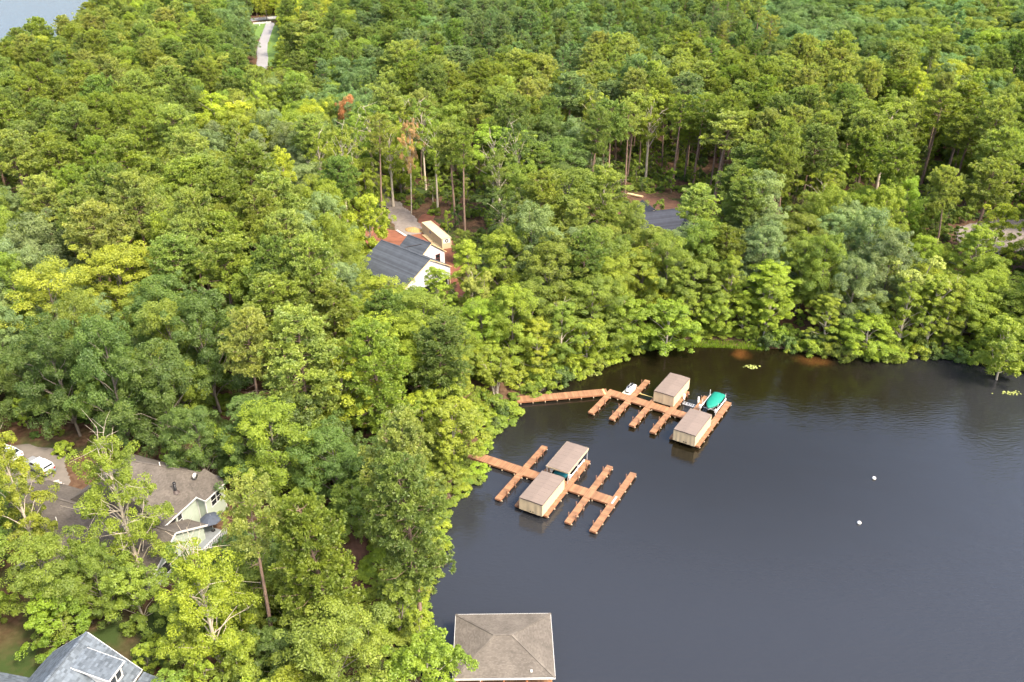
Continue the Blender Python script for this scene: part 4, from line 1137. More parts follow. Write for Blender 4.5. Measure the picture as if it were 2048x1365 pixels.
# ------------------------------------------------------------------ trees: a few grown shapes of each kind
def nrm(a): return a / (np.linalg.norm(a, axis=-1, keepdims=True) + 1e-9)
def leaf_quads(mb, C, N, S, rg, var, aspect=.62, mat=1):
    t = nrm(np.cross(N, rg.normal(size=N.shape))); b = np.cross(N, t)
    S = S[:, None]
    bend = N * S * .22
    V = np.stack([C - t * S - bend, C - b * S * aspect, C + t * S - bend * .6, C + b * S * aspect], 1)
    i = np.arange(len(C))[:, None] * 4
    mb.add(V.reshape(-1, 3), i + [0, 1, 2, 3], mat, var)
def clump(mb, c, rc, outward, n, leaf, rg, v, flat=.8):
    d = nrm(rg.normal(size=(n, 3)) + .55 * outward + np.array([0, 0, .45]))
    p = c + d * rc * (rg.uniform(.35, 1, n) ** .6)[:, None] * np.array([1, 1, flat])
    N = nrm(d * .7 + np.array([0, 0, .45]) + rg.normal(size=(n, 3)) * .45)
    leaf_quads(mb, p, N, leaf * rg.uniform(.65, 1.25, n), rg, np.clip(v + rg.normal(0, .12, n), 0, 1))
def limb(mb, a, b, r0, r1, rg, k=5, sag=.08, n=4):
    a = np.asarray(a, float); b = np.asarray(b, float); t = np.linspace(0, 1, n)[:, None]
    L = np.linalg.norm(b - a)
    p = a + (b - a) * t + rg.normal(0, .035 * L, (n, 3)) * np.sin(t * pi) + np.array([0, 0, sag * L]) * np.sin(t * pi)
    mb.tube(p, np.linspace(r0, r1, n), k, 0, cap=False)
def broad(seed, H=18., W=9., base=.18, boughs=26, per=7, leaf=.122, nl=178, prof='oak', bare=0, rclump=.088):
    rg = np.random.default_rng(seed); mb = MB()
    bend = rg.normal(0, .35, 2)
    def axis_(t): return np.array([bend[0] * sin(t * 2.2), bend[1] * sin(t * 2.6), t * H])
    tt = np.linspace(0, .82, 7)
    mb.tube([axis_(t) - [0, 0, .4 * (t == 0)] for t in tt], np.linspace(.0135 * H, .005 * H, 7), 7, 0, cap=False)
    def R_(s):   # crown radius over crown height 0..1
        if prof == 'oak': return (math.sin(pi * min(1, .10 + .90 * s) ** .85)) ** .55 if s < .98 else .25
        if prof == 'poplar': return max(.12, math.sin(pi * (.12 + .86 * s) ** .72) ** .9)
        if prof == 'vase': return max(.2, math.sin(pi * (.08 + .80 * s ** 1.25)) ** .7)
        return math.sin(pi * (.15 + .8 * s)) ** .6
    ga = 2.39996; ph = rg.uniform(0, 6)
    for i in range(boughs):
        s = (i + .5) / boughs; s = s ** .9
        a = ph + i * ga + rg.normal(0, .25)
        rr = W / 2 * R_(s) * rg.uniform(.5, 1.08) * (.8 if i % 4 == 0 else 1)
        if i % 5 == 2: rr *= .45
        z = H * (base + (1 - base) * s * .94)
        ax = axis_(min(z / H, .95))
        c = np.array([ax[0] + rr * cos(a), ax[1] + rr * sin(a), z])
        st = axis_(max(base * .75, (z / H) - .10 - .32 * rr / H * 2))
        limb(mb, st, c, .0042 * H * (1.25 - s * .6), .0012 * H, rg)
        out = nrm(np.array([c[0] - ax[0], c[1] - ax[1], .25 * rr]))
        bv = rg.uniform(.25, .75)
        for k in range(per):
            off = rg.normal(size=3) * np.array([1, 1, .62]) * W * .095
            cc = c + off + out * W * .03
            v = np.clip(bv + rg.normal(0, .10) + .15 * (s - .5), 0, 1)
            clump(mb, cc, W * rclump * rg.uniform(.55, 1.35), out, nl, leaf, rg, v)
    for k in range(bare):       # dead twigs standing out of the crown
        s = rg.uniform(.3, 1); a = rg.uniform(0, 2 * pi); z = H * (base + (1 - base) * s)
        rr = W / 2 * R_(min(s, .97)) * 1.05
        e = np.array([rr * cos(a), rr * sin(a), z + rg.uniform(.0, .12) * H * s])
        limb(mb, axis_(z / H * .85), e, .0032 * H, .0008 * H, rg, 4, .03, 5)
        for q in range(4):
            f = rg.uniform(.55, .95); b_ = axis_(z / H * .85) * (1 - f) + e * f
            limb(mb, b_, b_ + rg.normal(0, 1, 3) * .055 * H + [0, 0, .03 * H], .0014 * H, .0005 * H, rg, 3, .02, 3)
    return mb
def multi(seed, H=13., W=10., stems=6, leaf=.15, lean=(0, 0), nl=85):
    rg = np.random.default_rng(seed); mb = MB(); ph = rg.uniform(0, 6)
    for i in range(stems):
        a = ph + i * 2 * pi / stems + rg.normal(0, .2); k = rg.uniform(.45, 1)
        tip = np.array([W * .42 * k * cos(a) + lean[0], W * .42 * k * sin(a) + lean[1], H * rg.uniform(.82, 1.0) * (1.08 - .2 * k)])
        t = np.linspace(0, 1, 7)[:, None]; b0 = np.array([.35 * cos(a), .35 * sin(a), -.3])
        path = b0 + (tip - b0) * np.c_[t ** 1.35, t ** 1.35, t ** .92] + rg.normal(0, .1, (7, 3)) * np.sin(t * pi)
        mb.tube(path, np.linspace(.17, .03, 7), 6, 0, cap=False)
        for j in range(13):
            f = rg.uniform(.42, 1.0); q = path[int(f * 6)] if f < 1 else path[-1]
            q = q + (path[min(6, int(f * 6) + 1)] - q) * (f * 6 - int(f * 6))
            d = nrm(rg.normal(size=3) + np.array([cos(a), sin(a), .5]) * .9)
            e = q + d * rg.uniform(.5, 1.9) * (1.15 - .4 * f)
            limb(mb, q, e, .045, .012, rg, 4, .05, 3)
            v = np.clip(rg.uniform(.35, .8), 0, 1)
            for m_ in range(3): clump(mb, e + rg.normal(0, .38, 3), rg.uniform(.45, .85), d, nl, leaf, rg, v, .6)
    return mb
def pine(seed, H=23., W=7.5, base=.52, whorls=15, per=5, flat=.75, dead=5, spread=1.0):
    rg = np.random.default_rng(seed); mb = MB()
    lx, ly = rg.normal(0, .45, 2)
    def axis_(t): return np.array([lx * t * t * 1.5 + .12 * sin(t * 5), ly * t * t * 1.5, t * H])
    tt = np.linspace(0, .97, 9)
    mb.tube([axis_(t) - [0, 0, .4 * (t == 0)] for t in tt], np.concatenate([np.linspace(.30, .17, 6), [.12, .08, .03]]), 7, 0, cap=False)
    for k in range(dead):
        t = rg.uniform(base * .62, base * .98); a = rg.uniform(0, 2 * pi); L = rg.uniform(.7, 2.6)
        limb(mb, axis_(t), axis_(t) + np.array([cos(a) * L, sin(a) * L, rg.uniform(-.1, .5)]), .045, .012, rg, 4, 0, 3)
    T, TN, TV, TS = [], [], [], []
    ph = rg.uniform(0, 6)
    for i in range(whorls):
        s = (i + .4) / whorls
        for j in range(per):
            ss = np.clip(s + rg.normal(0, .018), 0, 1)
            t = base + (1 - base) * ss * .985
            a = ph + i * 1.1 + j * 2 * pi / per + rg.normal(0, .25)
            L = W / 2 * (math.sin(pi * min(1, (.30 + .66 * ss)) ** 1.08) ** .62) * rg.uniform(.62, 1.08) * spread
            if rg.random() < .14: L *= .5
            up = .22 + .75 * ss
            d = np.array([cos(a), sin(a), 0])
            st = axis_(t - .02)
            e = st + d * L + np.array([0, 0, up * L * .55])
            limb(mb, st, e, .055, .015, rg, 4, -.04, 4)
            nt = max(3, int(3 + L * 3.6))
            bv = rg.uniform(.2, .8)
            for q in range(nt):
                f = rg.uniform(.34, 1.04)
                p = st + (e - st) * f + np.array([-d[1], d[0], 0]) * rg.normal(0, .30 + .22 * f) * (.6 + .22 * L) + np.array([0, 0, rg.normal(.10, .18)])
                T.append(p); TN.append(nrm(d * .5 + np.array([0, 0, .9]))); TV.append(bv + rg.normal(0, .12)); TS.append(rg.uniform(.30, .47))
    for q in range(7):
        T.append(axis_(.985) + rg.normal(0, .3, 3)); TN.append(np.array([0, 0, 1.])); TV.append(.6); TS.append(.4)
    T = np.array(T); TN = np.array(TN); TV = np.array(TV); TS = np.array(TS)
    # every tuft: a burst of flat needle blades
    nb = 36
    D = nrm(rg.normal(size=(len(T), nb, 3)) + TN[:, None] * .75)
    side = nrm(np.cross(D, rg.normal(size=D.shape)))
    Lb = TS[:, None, None] * rg.uniform(.7, 1.15, (len(T), nb, 1))
    c = T[:, None]
    V = np.stack([c + D * Lb * .12 - side * Lb * .08, c + D * Lb * .12 + side * Lb * .08, c + D * Lb + side * Lb * .12, c + D * Lb - side * Lb * .12], 2)
    n = len(T) * nb; i = np.arange(n)[:, None] * 4
    mb.add(V.reshape(-1, 3), i + [0, 1, 2, 3], 1, np.clip(np.repeat(TV, nb) + rg.normal(0, .08, n), 0, 1))
    return mb
def shrub(seed, H=2.6, W=3.4, n=28, leaf=.14, nl=95):
    rg = np.random.default_rng(seed); mb = MB()
    for i in range(n):
        a = rg.uniform(0, 2 * pi); s = rg.uniform(0, 1)
        rr = W / 2 * math.sqrt(rg.uniform(.08, 1)) * (1 - .55 * s * s)
        c = np.array([rr * cos(a), rr * sin(a), H * (.12 + .75 * s) * (1 - .3 * (rr / (W / 2)) ** 2)])
        limb(mb, (0, 0, -.1), c, .03, .008, rg, 4, .05, 3)
        clump(mb, c, W * .15 * rg.uniform(.7, 1.25), nrm(c * [1, 1, .4] + 1e-6), nl, leaf, rg, rg.uniform(.2, .85), .7)
    return mb

def split(mb, name, bark, joined):
    """trunk mesh, crown mesh, and one joined mesh for the far wood"""
    tr, cr = MB(), MB()
    start = 0
    tv, cv = [], []
    vt, vc = [], []
    nt_ = nc_ = 0
    offs = np.cumsum([0] + [len(v) for v in mb.v])
    for v, f, o in zip(mb.v, mb.f, offs[:-1]):
        ff, m_, va = f
        (tr if m_ == 0 else cr).add(v, ff - o, 0, va)
    return tr.mesh(name + '_trunk', bark, True), cr.mesh(name + '_crown', M_LEAF), (mb.mesh(name + '_tree', [bark, M_LEAF]) if joined else None)
V = {}
def reg(kind, mb, bark, H, W): V.setdefault(kind, []).append((*split(mb, kind, bark, len(V.get(kind, ())) < (2 if kind in ('oak', 'pine', 'shrub') else 1)), H, W))
for s_ in range(5): reg('pine', pine(100 + s_, 23, 9.2, .57 + .035 * (s_ % 3), 12 + s_ % 2, 6), M_BARK_PINE, 23, 9.2)
for s_ in range(2): reg('pine', pine(120 + s_, 23, 7.8, .66, 9, 6, dead=8), M_BARK_PINE, 23, 7.8)
for s_ in range(3): reg('fullpine', pine(140 + s_, 21, 9.0, .30, 18, 5, dead=3), M_BARK_PINE, 21, 9.0)
for s_ in range(3): reg('slimpine', pine(160 + s_, 19, 7.4, .40, 13, 4, dead=2), M_BARK_PINE, 19, 7.4)
for s_ in range(2): reg('thinpine', pine(180 + s_, 24, 7.0, .66, 7, 4, dead=9, spread=1.1), M_BARK_PINE, 24, 7.0)
for s_ in range(6): reg('oak', broad(200 + s_, 18, 10.5, .16 + .04 * (s_ % 2), 30, 7), M_BARK, 18, 10.5)
for s_ in range(4): reg('poplar', broad(230 + s_, 20, 7.5, .22, 28, 6, .117, 165, 'poplar', 2), M_BARK_PALE, 20, 7.5)
for s_ in range(3): reg('tall', broad(250 + s_, 22, 8.0, .46, 21, 5, .13, 125, 'vase', 4), M_BARK_PALE, 22, 8.0)
for s_ in range(2): reg('snaggy', broad(260 + s_, 22, 9.5, .12, 33, 6, .115, 165, 'poplar', 14), M_BARK_PALE, 22, 9.5)
for s_ in range(3): reg('maple', broad(270 + s_, 11, 7.0, .14, 21, 7, .13, 130, 'round', 0), M_BARK_PALE, 11, 7.0)
reg('multi', multi(300), M_BARK_PALE, 13, 10); reg('multi', multi(301, 12, 8.5, 5), M_BARK_PALE, 12, 8.5)
reg('leaning', multi(302, 10, 6, 5, lean=(3.2, -1.0)), M_BARK_PALE, 10, 8)
reg('sapling', broad(320, 7, 4.0, .2, 11, 5, .14, 90, 'round'), M_BARK, 7, 4); reg('sapling', broad(321, 8, 3.6, .3, 10, 5, .14, 85, 'poplar'), M_BARK, 8, 3.6)
for s_ in range(4): reg('shrub', shrub(340 + s_, 2.6, 3.6), M_BARK, 2.6, 3.6)
PINES = ('pine', 'fullpine', 'slimpine', 'thinpine')

# tints: (linear colour, colour words); plant and teal lightened in place of far haze
T_ = {'olive': ((0.212, 0.262, 0.050), 'olive'), 'pineg': ((0.170, 0.235, 0.062), 'green'), 'palepine': ((0.285, 0.330, 0.092), 'pale green'),
      'plant': ((0.175, 0.250, 0.115), 'blue-green'), 'dark': ((0.108, 0.165, 0.045), 'dark green'), 'mid': ((0.182, 0.242, 0.044), 'mid green'),
      'yel': ((0.245, 0.300, 0.042), 'yellow-green'), 'bright': ((0.310, 0.350, 0.040), 'bright yellow'), 'grey': ((0.196, 0.259, 0.125), 'grey-green'),
      'teal': ((0.140, 0.220, 0.095), 'deep teal-green'), 'gold': ((0.504, 0.407, 0.031), 'golden'), 'rust': ((0.426, 0.187, 0.094), 'rust-brown'),
      'peach': ((0.46, 0.29, 0.16), 'orange-brown'), 'fresh': ((0.225, 0.300, 0.042), 'fresh green')}

TREES = []   # dict(kind, x, y, s (width scale), sz (height scale), tint, hero, words)
def place_px(kind, px, pytop, wpx, tint, H=None, words=None, note=None):
    vs = V[kind]; z = 5.0
    h = H or vs[0][3]
    for _ in range(6):
        p = at(px, pytop, z + h); z = gz(p[0], p[1])
        if z < .2: z = .2
    sl_ = proj(np.array([p[0], p[1], z + h]))[2]
    wm = wpx * sl_ / FPX
    return dict(kind=kind, x=p[0], y=p[1], z=z, W=wm, H=h, tint=tint, hero=True, note=note)
HERO = [
 # near left and bottom edge
 ('snaggy', 208, 870, 165, 'yel', 22), ('poplar', -12, 862, 115, 'yel', 21), ('oak', 800, 582, 130, 'mid', 14), ('poplar', 872, 532, 72, 'fresh', 13), ('poplar', 938, 482, 78, 'yel', 16), ('multi', 955, 540, 70, 'palepine', 12), ('oak', 70, 1085, 165, 'mid', 13), ('maple', 98, 1188, 120, 'fresh', 8.5),
 ('snaggy', 385, 1075, 185, 'bright', 20), ('thinpine', 487, 962, 125, 'palepine', 25), ('fullpine', 625, 985, 180, 'olive', 24), ('oak', 648, 1212, 225, 'olive', 15),
 ('fullpine', 770, 832, 165, 'palepine', 25), ('fullpine', 818, 908, 175, 'pineg', 25), ('sapling', 785, 1165, 100, 'mid', 9), ('maple', 862, 1285, 165, 'fresh', 12),
 ('sapling', 842, 1218, 55, 'fresh', 7), ('maple', 903, 796, 130, 'yel', 11), ('leaning', 850, 738, 105, 'yel', 10), ('fullpine', 592, 632, 185, 'palepine', 24),
 ('poplar', 655, 700, 150, 'bright', 18), ('fullpine', 752, 645, 150, 'olive', 23), ('oak', 395, 578, 150, 'dark', 22), ('oak', 320, 600, 150, 'mid', 20), ('oak', 300, 690, 170, 'dark', 19),
 ('oak', 95, 640, 140, 'dark', 20), ('oak', 188, 632, 150, 'dark', 23), ('oak', 228, 488, 185, 'yel', 20), ('oak', 72, 532, 170, 'yel', 20), ('oak', 45, 432, 150, 'grey', 20),
 ('pine', 350, 432, 100, 'palepine', 23), ('pine', 435, 480, 130, 'olive', 23), ('pine', 545, 548, 150, 'olive', 23), ('fullpine', 543, 352, 125, 'palepine', 24),
 ('poplar', 557, 298, 72, 'bright', 23), ('oak', 650, 362, 110, 'yel', 19), ('maple', 727, 388, 78, 'bright', 16), ('poplar', 425, 186, 105, 'bright', 22), ('poplar', 480, 196, 90, 'bright', 21), ('poplar', 512, 245, 85, 'yel', 19), ('oak', 400, 232, 100, 'yel', 17),
 ('pine', 372, 316, 120, 'olive', 23), ('oak', 620, 205, 80, 'bright', 20), ('pine', 635, 232, 80, 'palepine', 24), ('oak', 693, 190, 58, 'rust', 20),
 ('tall', 812, 238, 40, 'peach', 24), ('tall', 775, 244, 85, 'fresh', 22), ('oak', 1268, 402, 75, 'mid', 17), ('oak', 1302, 450, 112, 'mid', 15), ('oak', 1368, 455, 105, 'grey', 14), ('thinpine', 748, 226, 56, 'palepine', 26), ('tall', 868, 236, 64, 'fresh', 24), ('thinpine', 925, 256, 60, 'olive', 26), ('tall', 1040, 262, 70, 'yel', 23), ('tall', 735, 205, 105, 'mid', 24), ('oak', 838, 188, 105, 'fresh', 22), ('pine', 905, 248, 72, 'palepine', 25),
 ('tall', 985, 248, 115, 'fresh', 24), ('oak', 1088, 232, 110, 'dark', 21), ('oak', 1150, 240, 100, 'grey', 20), ('oak', 1150, 335, 170, 'mid', 22), ('fullpine', 1080, 350, 110, 'olive', 22), ('poplar', 1215, 330, 110, 'mid', 22),
 ('pine', 893, 132, 62, 'olive', 24), ('pine', 957, 122, 66, 'olive', 24), ('pine', 1070, 140, 66, 'palepine', 24), ('pine', 1130, 145, 52, 'olive', 24), ('pine', 1015, 185, 60, 'palepine', 22),
 ('tall', 1305, 178, 80, 'yel', 25), ('pine', 1268, 140, 70, 'palepine', 26), ('thinpine', 1362, 190, 60, 'olive', 25), ('thinpine', 1405, 190, 62, 'olive', 25), ('thinpine', 1450, 222, 95, 'palepine', 25),
 ('pine', 1505, 228, 80, 'olive', 24), ('tall', 1190, 180, 62, 'yel', 23), ('pine', 1560, 292, 85, 'olive', 24), ('pine', 1605, 212, 80, 'palepine', 25),
 ('pine', 1395, 372, 88, 'palepine', 20), ('fullpine', 1492, 342, 100, 'olive', 20), ('tall', 1655, 340, 85, 'yel', 17), ('tall', 1790, 200, 105, 'yel', 25), ('oak', 1735, 368, 95, 'yel', 15), ('oak', 1815, 352, 85, 'fresh', 16),
 ('poplar', 1667, 467, 82, 'bright', 15), ('multi', 1842, 518, 130, 'palepine', 14.5), ('poplar', 1667, 592, 72, 'yel', 10.5), ('maple', 1752, 635, 115, 'fresh', 8), ('poplar', 1560, 522, 115, 'fresh', 14),
 ('poplar', 1470, 508, 62, 'yel', 15), ('pine', 1915, 332, 70, 'palepine', 22), ('pine', 1990, 322, 105, 'palepine', 23), ('poplar', 2010, 402, 85, 'bright', 18), ('poplar', 1978, 452, 85, 'yel', 16), ('thinpine', 1885, 180, 85, 'olive', 26),
 ('thinpine', 1955, 190, 75, 'olive', 26), ('poplar', 2045, 250, 90, 'fresh', 22), ('maple', 2030, 640, 110, 'yel', 12), ('oak', 1950, 560, 120, 'fresh', 13), ('oak', 1110, 480, 150, 'mid', 19), ('oak', 1010, 460, 110, 'yel', 17),
 ('oak', 1200, 450, 120, 'mid', 18), ('oak', 1060, 560, 130, 'mid', 15), ('oak', 1180, 560, 140, 'mid', 14), ('oak', 1290, 500, 120, 'yel', 13), ('oak', 1400, 520, 130, 'mid', 13), ('oak', 1620, 430, 110, 'mid', 15), ('oak', 1540, 420, 90, 'grey', 15),
 ('oak', 680, 480, 100, 'mid', 17), ('fullpine', 660, 560, 130, 'olive', 21), ('oak', 850, 590, 150, 'mid', 16), ('fullpine', 870, 640, 130, 'pineg', 19), ('oak', 960, 600, 120, 'fresh', 13), ('multi', 990, 700, 105, 'yel', 9), ('oak', 760, 555, 120, 'yel', 15),
 ('maple', 560, 800, 140, 'dark', 14), ('oak', 500, 790, 150, 'dark', 15), ('oak', 660, 860, 150, 'dark', 14), ('oak', 385, 815, 130, 'dark', 14), ('maple', 700, 960, 110, 'mid', 9), ('maple', 260, 1130, 120, 'mid', 9), ('oak', 170, 1090, 110, 'mid', 12),
 ('maple', 345, 1240, 100, 'mid', 9), ('maple', 460, 1290, 110, 'mid', 8), ('sapling', 740, 1250, 90, 'mid', 7), ('maple', 560, 1150, 110, 'mid', 9), ('oak', 140, 590, 120, 'mid', 19),
 ('poplar', 1080, 640, 90, 'yel', 12), ('maple', 1250, 590, 100, 'fresh', 11), ('maple', 1340, 610, 110, 'fresh', 10), ('maple', 1180, 640, 100, 'yel', 10), ('pine', 130, 335, 80, 'olive', 22),
]
for h_ in HERO: TREES.append(place_px(h_[0], h_[1], h_[2], h_[3], h_[4], h_[5]))

ZONES = [ # x, y in the photograph (crown), kinds with weights, tints
 (90, 90, 'oak3 pine3 poplar1', 'yel mid olive dark'), (250, 120, 'pine5 oak3', 'olive olive mid yel'), (100, 230, 'pine8 oak1', 'olive olive pineg'), (420, 110, 'oak5 pine4', 'olive mid yel dark'),
 (380, 50, 'oak6 pine2', 'yel mid fresh'), (470, 30, 'oak5', 'dark mid teal'), (600, 60, 'oak6 pine3', 'mid grey fresh yel'), (570, 10, 'oak5', 'yel bright'), (800, 60, 'pine5 oak3', 'plant pineg mid'),
 (700, 150, 'oak5 slimpine4', 'plant mid pineg'), (950, 70, 'slimpine8 pine1', 'plant plant pineg'), (1100, 110, 'slimpine8', 'plant plant pineg'), (1200, 30, 'slimpine6 oak2', 'plant pineg teal'), (1320, 60, 'slimpine8', 'plant pineg'), (1450, 70, 'slimpine5 thinpine3', 'plant pineg palepine'),
 (1600, 60, 'oak7', 'teal teal dark'), (1750, 90, 'oak8', 'teal dark mid'), (1900, 60, 'oak8 poplar1', 'teal teal mid yel'), (2000, 120, 'oak7 pine1', 'teal dark mid yel'), (1850, 20, 'oak8', 'teal mid'),
 (820, 170, 'pine7 oak2', 'olive palepine grey'), (1000, 180, 'pine8 oak1', 'olive palepine olive'), (1200, 140, 'pine8', 'olive palepine plant'), (1350, 130, 'pine7 oak1', 'palepine olive plant'), (1500, 160, 'pine8', 'olive olive palepine'), (1650, 130, 'pine6 oak2', 'olive palepine yel'),
 (1780, 140, 'poplar4 pine3', 'bright yel olive'), (1900, 150, 'oak4 poplar3', 'grey yel bright'), (1980, 220, 'oak5 pine3', 'teal mid olive'), (1600, 260, 'pine8', 'olive palepine pineg'), (1750, 290, 'pine6 poplar2', 'olive palepine yel'), (1900, 280, 'pine6 poplar2', 'olive yel'),
 (380, 380, 'pine6 oak4', 'olive palepine grey olive'), (200, 370, 'pine7 oak2', 'olive palepine'), (80, 450, 'oak7 pine1', 'grey grey mid'), (250, 450, 'pine5 oak4', 'olive yel grey'), (500, 420, 'pine6 oak4', 'palepine dark olive'), (620, 400, 'oak6 pine3', 'yel mid grey'), (560, 260, 'oak6 poplar1', 'grey yel mid'),
 (760, 300, 'tall6 oak2', 'fresh mid yel'), (950, 320, 'tall4 oak5', 'fresh mid dark'), (1120, 300, 'oak7 pine2', 'mid grey dark'), (1100, 450, 'oak7 fullpine2', 'mid fresh palepine'), (1080, 560, 'oak7 maple2', 'mid yel fresh'), (1300, 540, 'oak6 maple2', 'mid yel fresh'), (1500, 470, 'oak6 pine2', 'mid grey olive'), (1700, 420, 'oak7', 'mid fresh grey'), (1850, 440, 'oak6 poplar2', 'mid yel fresh'),
 (1450, 600, 'maple6 poplar2', 'fresh yel mid'), (1700, 580, 'maple5 oak2', 'dark mid yel'), (1900, 600, 'maple6 oak2', 'yel mid fresh'), (300, 540, 'oak6 pine3', 'olive mid dark'), (150, 720, 'oak8', 'dark dark mid'), (350, 740, 'oak8', 'dark dark mid'), (550, 640, 'pine4 oak4', 'olive mid yel dark'), (650, 800, 'oak6 maple2', 'dark mid fresh'), (850, 720, 'oak5 maple3', 'mid fresh yel'), (900, 820, 'maple6', 'yel fresh'),
 (80, 1000, 'oak6', 'mid dark'), (150, 1180, 'oak5 maple3', 'mid dark fresh'), (420, 1180, 'maple6 oak2', 'mid fresh yel'), (600, 1080, 'oak4 maple4', 'dark mid'), (740, 1200, 'maple5 sapling3', 'mid fresh'), (1270, 330, 'pine6 thinpine3 sapling2', 'olive palepine pineg'),
]
ZX = np.array([(z[0], z[1] * 1.6) for z in ZONES], float)
def zone_pick(px, py, rg):
    d = np.hypot(*(ZX - (px, py * 1.6)).T) + rg.uniform(0, 70, len(ZX))
    z = ZONES[int(np.argmin(d))]
    ks = [(k.rstrip('0123456789'), int(k[len(k.rstrip('0123456789')):])) for k in z[2].split()]
    wts = np.array([k[1] for k in ks], float)
    kind = ks[rg.choice(len(ks), p=wts / wts.sum())][0]
    tint = rg.choice(z[3].split())
    if kind in PINES and tint in ('mid', 'dark', 'teal', 'grey', 'fresh'): tint = 'pineg'
    if kind in PINES and tint in ('yel', 'bright'): tint = 'palepine'
    if kind not in PINES and tint in ('plant', 'pineg'): tint = 'teal'
    if kind not in PINES and tint == 'palepine': tint = 'grey'
    return kind, tint

# ground kept clear of trunks, and openings in the canopy that the place shows
CLEAR = [(ROAD, 4.0), (GAP, 0.5), (CROSS, 4), (VERGE, 1), (VERGE2, 1), (DRIVE_W, 1.5), (DRIVE_W2, 1), (CLAY1, .5), (CLAY2, -1.0), (CLAY3, 0), (DRIVE_R, 1.0), (DRIVE_B, 1.0), (STRAWF, .5),
         (np.array([at(x, y, 5)[:2] for x, y in ((1240, 392), (1290, 385), (1400, 388), (1385, 440), (1290, 450))]), 0)]
def house_rect(root, x0, x1, y0, y1):
    return np.array([lw(root, x, y) for x, y in ((x0, y0), (x1, y0), (x1, y1), (x0, y1))])
for rt, rc in ((bh, (-.5, 18, -25, 4.5)), (sh, (-.5, 15, -14, 8.5)), (wh, (-1, 16, -7.5, 12)), (ct, (-.5, 12.6, -.5, 3)), (dh, (-3.5, 13.5, -8, 7)), (hb, (-6, 6, -7, 5.2))):
    CLEAR.append((house_rect(rt, *rc), 1.2))
KEEP = [(238, 918, 442, 1095), (22, 975, 140, 1100), (20, 885, 152, 1000), (725, 462, 900, 580), (840, 436, 905, 500), (765, 402, 850, 478), (1290, 412, 1362, 446), (1912, 448, 2003, 502), (1030, 740, 1470, 905), (945, 885, 1280, 1080),
        (508, 46, 545, 126), (0, 1262, 315, 1365), (905, 1222, 1115, 1365), (690, 1050, 770, 1200), (1232, 305, 1425, 408), (925, 530, 955, 640), 
        (1440, 684, 1560, 704), (880, 345, 960, 440), (1845, 310, 1890, 395)]
def blocked(px, pt, pb, hw):
    return any(px + hw > a and px - hw < c and pb > b and pt < d for a, b, c, d in KEEP)
rg = np.random.default_rng(21)
hx = np.array([(t['x'], t['y'], max(2.6, t['W'] * .40)) for t in TREES])
cand = []
row = 0
yv = 20.0
while yv < 650:
    sp = 8.3 if yv < 330 else 8.2
    xs = np.arange(-330, 330, sp) + (sp / 2 if row % 2 else 0)
    cand.append(np.c_[xs + rg.uniform(-.34, .34, len(xs)) * sp, yv + rg.uniform(-.34, .34, len(xs)) * sp])
    yv += sp * .9; row += 1
cand = np.concatenate(cand)
sd = shore_dist(cand)
fine = []
for k, yv in enumerate(np.arange(60, 260, 4.6)):      # the wooded edge by the water is denser
    xs = np.arange(-60, 150, 5.2) + (2.6 if k % 2 else 0)
    fine.append(np.c_[xs + rg.uniform(-1.5, 1.5, len(xs)), yv + rg.uniform(-1.5, 1.5, len(xs))])
fine = np.concatenate(fine); fd = shore_dist(fine)
cand = np.concatenate([cand[~((sd < 13) & (cand[:, 1] < 260))], fine[(fd < 13) & (fd > 1.8)]])
sd = shore_dist(cand)
pj = proj(np.c_[cand, np.full(len(cand), 20.)])
ok = (sd > 1.8) & (pj[:, 0] > -330) & (pj[:, 0] < 2048 + 330) & (pj[:, 1] > -140) & (pj[:, 1] < 1365 + 260) & (pj[:, 2] > 10)
for poly, mg in CLEAR: ok &= ~(poly_sdf(cand, np.asarray(poly)) < mg)
cand, sd = cand[ok], sd[ok]
placed = hx.copy()
zc = height(cand)
for (x, y), d, z in zip(cand, sd, zc):
    if np.any((hx[:, 0] - x) ** 2 + (hx[:, 1] - y) ** 2 < hx[:, 2] ** 2): continue
    p0 = proj(np.array([x, y, z + 18.]))
    kind, tint = zone_pick(p0[0], p0[1], rg)
    if d < 7.5 and x < 4 and y < 128: continue
    if d < 7: kind = rg.choice(['maple', 'maple', 'sapling', 'poplar']); tint = rg.choice(['fresh', 'yel', 'mid', 'yel']) if p0[0] > 900 else rg.choice(['mid', 'fresh', 'dark'])
    Hn, Wn = V[kind][0][3], V[kind][0][4]
    hs = rg.uniform(.78, 1.20)
    if d < 14: hs *= (.62 + .38 * d / 14)
    if y < 120 and kind not in PINES: hs *= .85
    Wm = Wn * rg.uniform(.85, 1.15) * (.8 + .2 * hs)
    if p0[1] < 170 and p0[0] > 1500 and kind == 'oak':
        if rg.random() < .33: continue
        Wm *= 1.32
    for tr_ in range(3):
        top = proj(np.array([x, y, z + Hn * hs])); bot = proj(np.array([x, y, z + Hn * hs * (.5 if kind in PINES else .15)]))
        hwp = Wm / 2 * FPX / top[2]
        if not blocked(top[0], top[1], bot[1], hwp * .85): break
        hs *= .62; Wm *= .72
        if Hn * hs > 9 or tr_ == 0: kind = 'sapling' if tr_ == 1 else kind
        Hn = V[kind][0][3]
    else: continue
    TREES.append(dict(kind=kind, x=x, y=y, z=z, W=Wm, H=Hn * hs, tint=tint, hero=False, note=None))

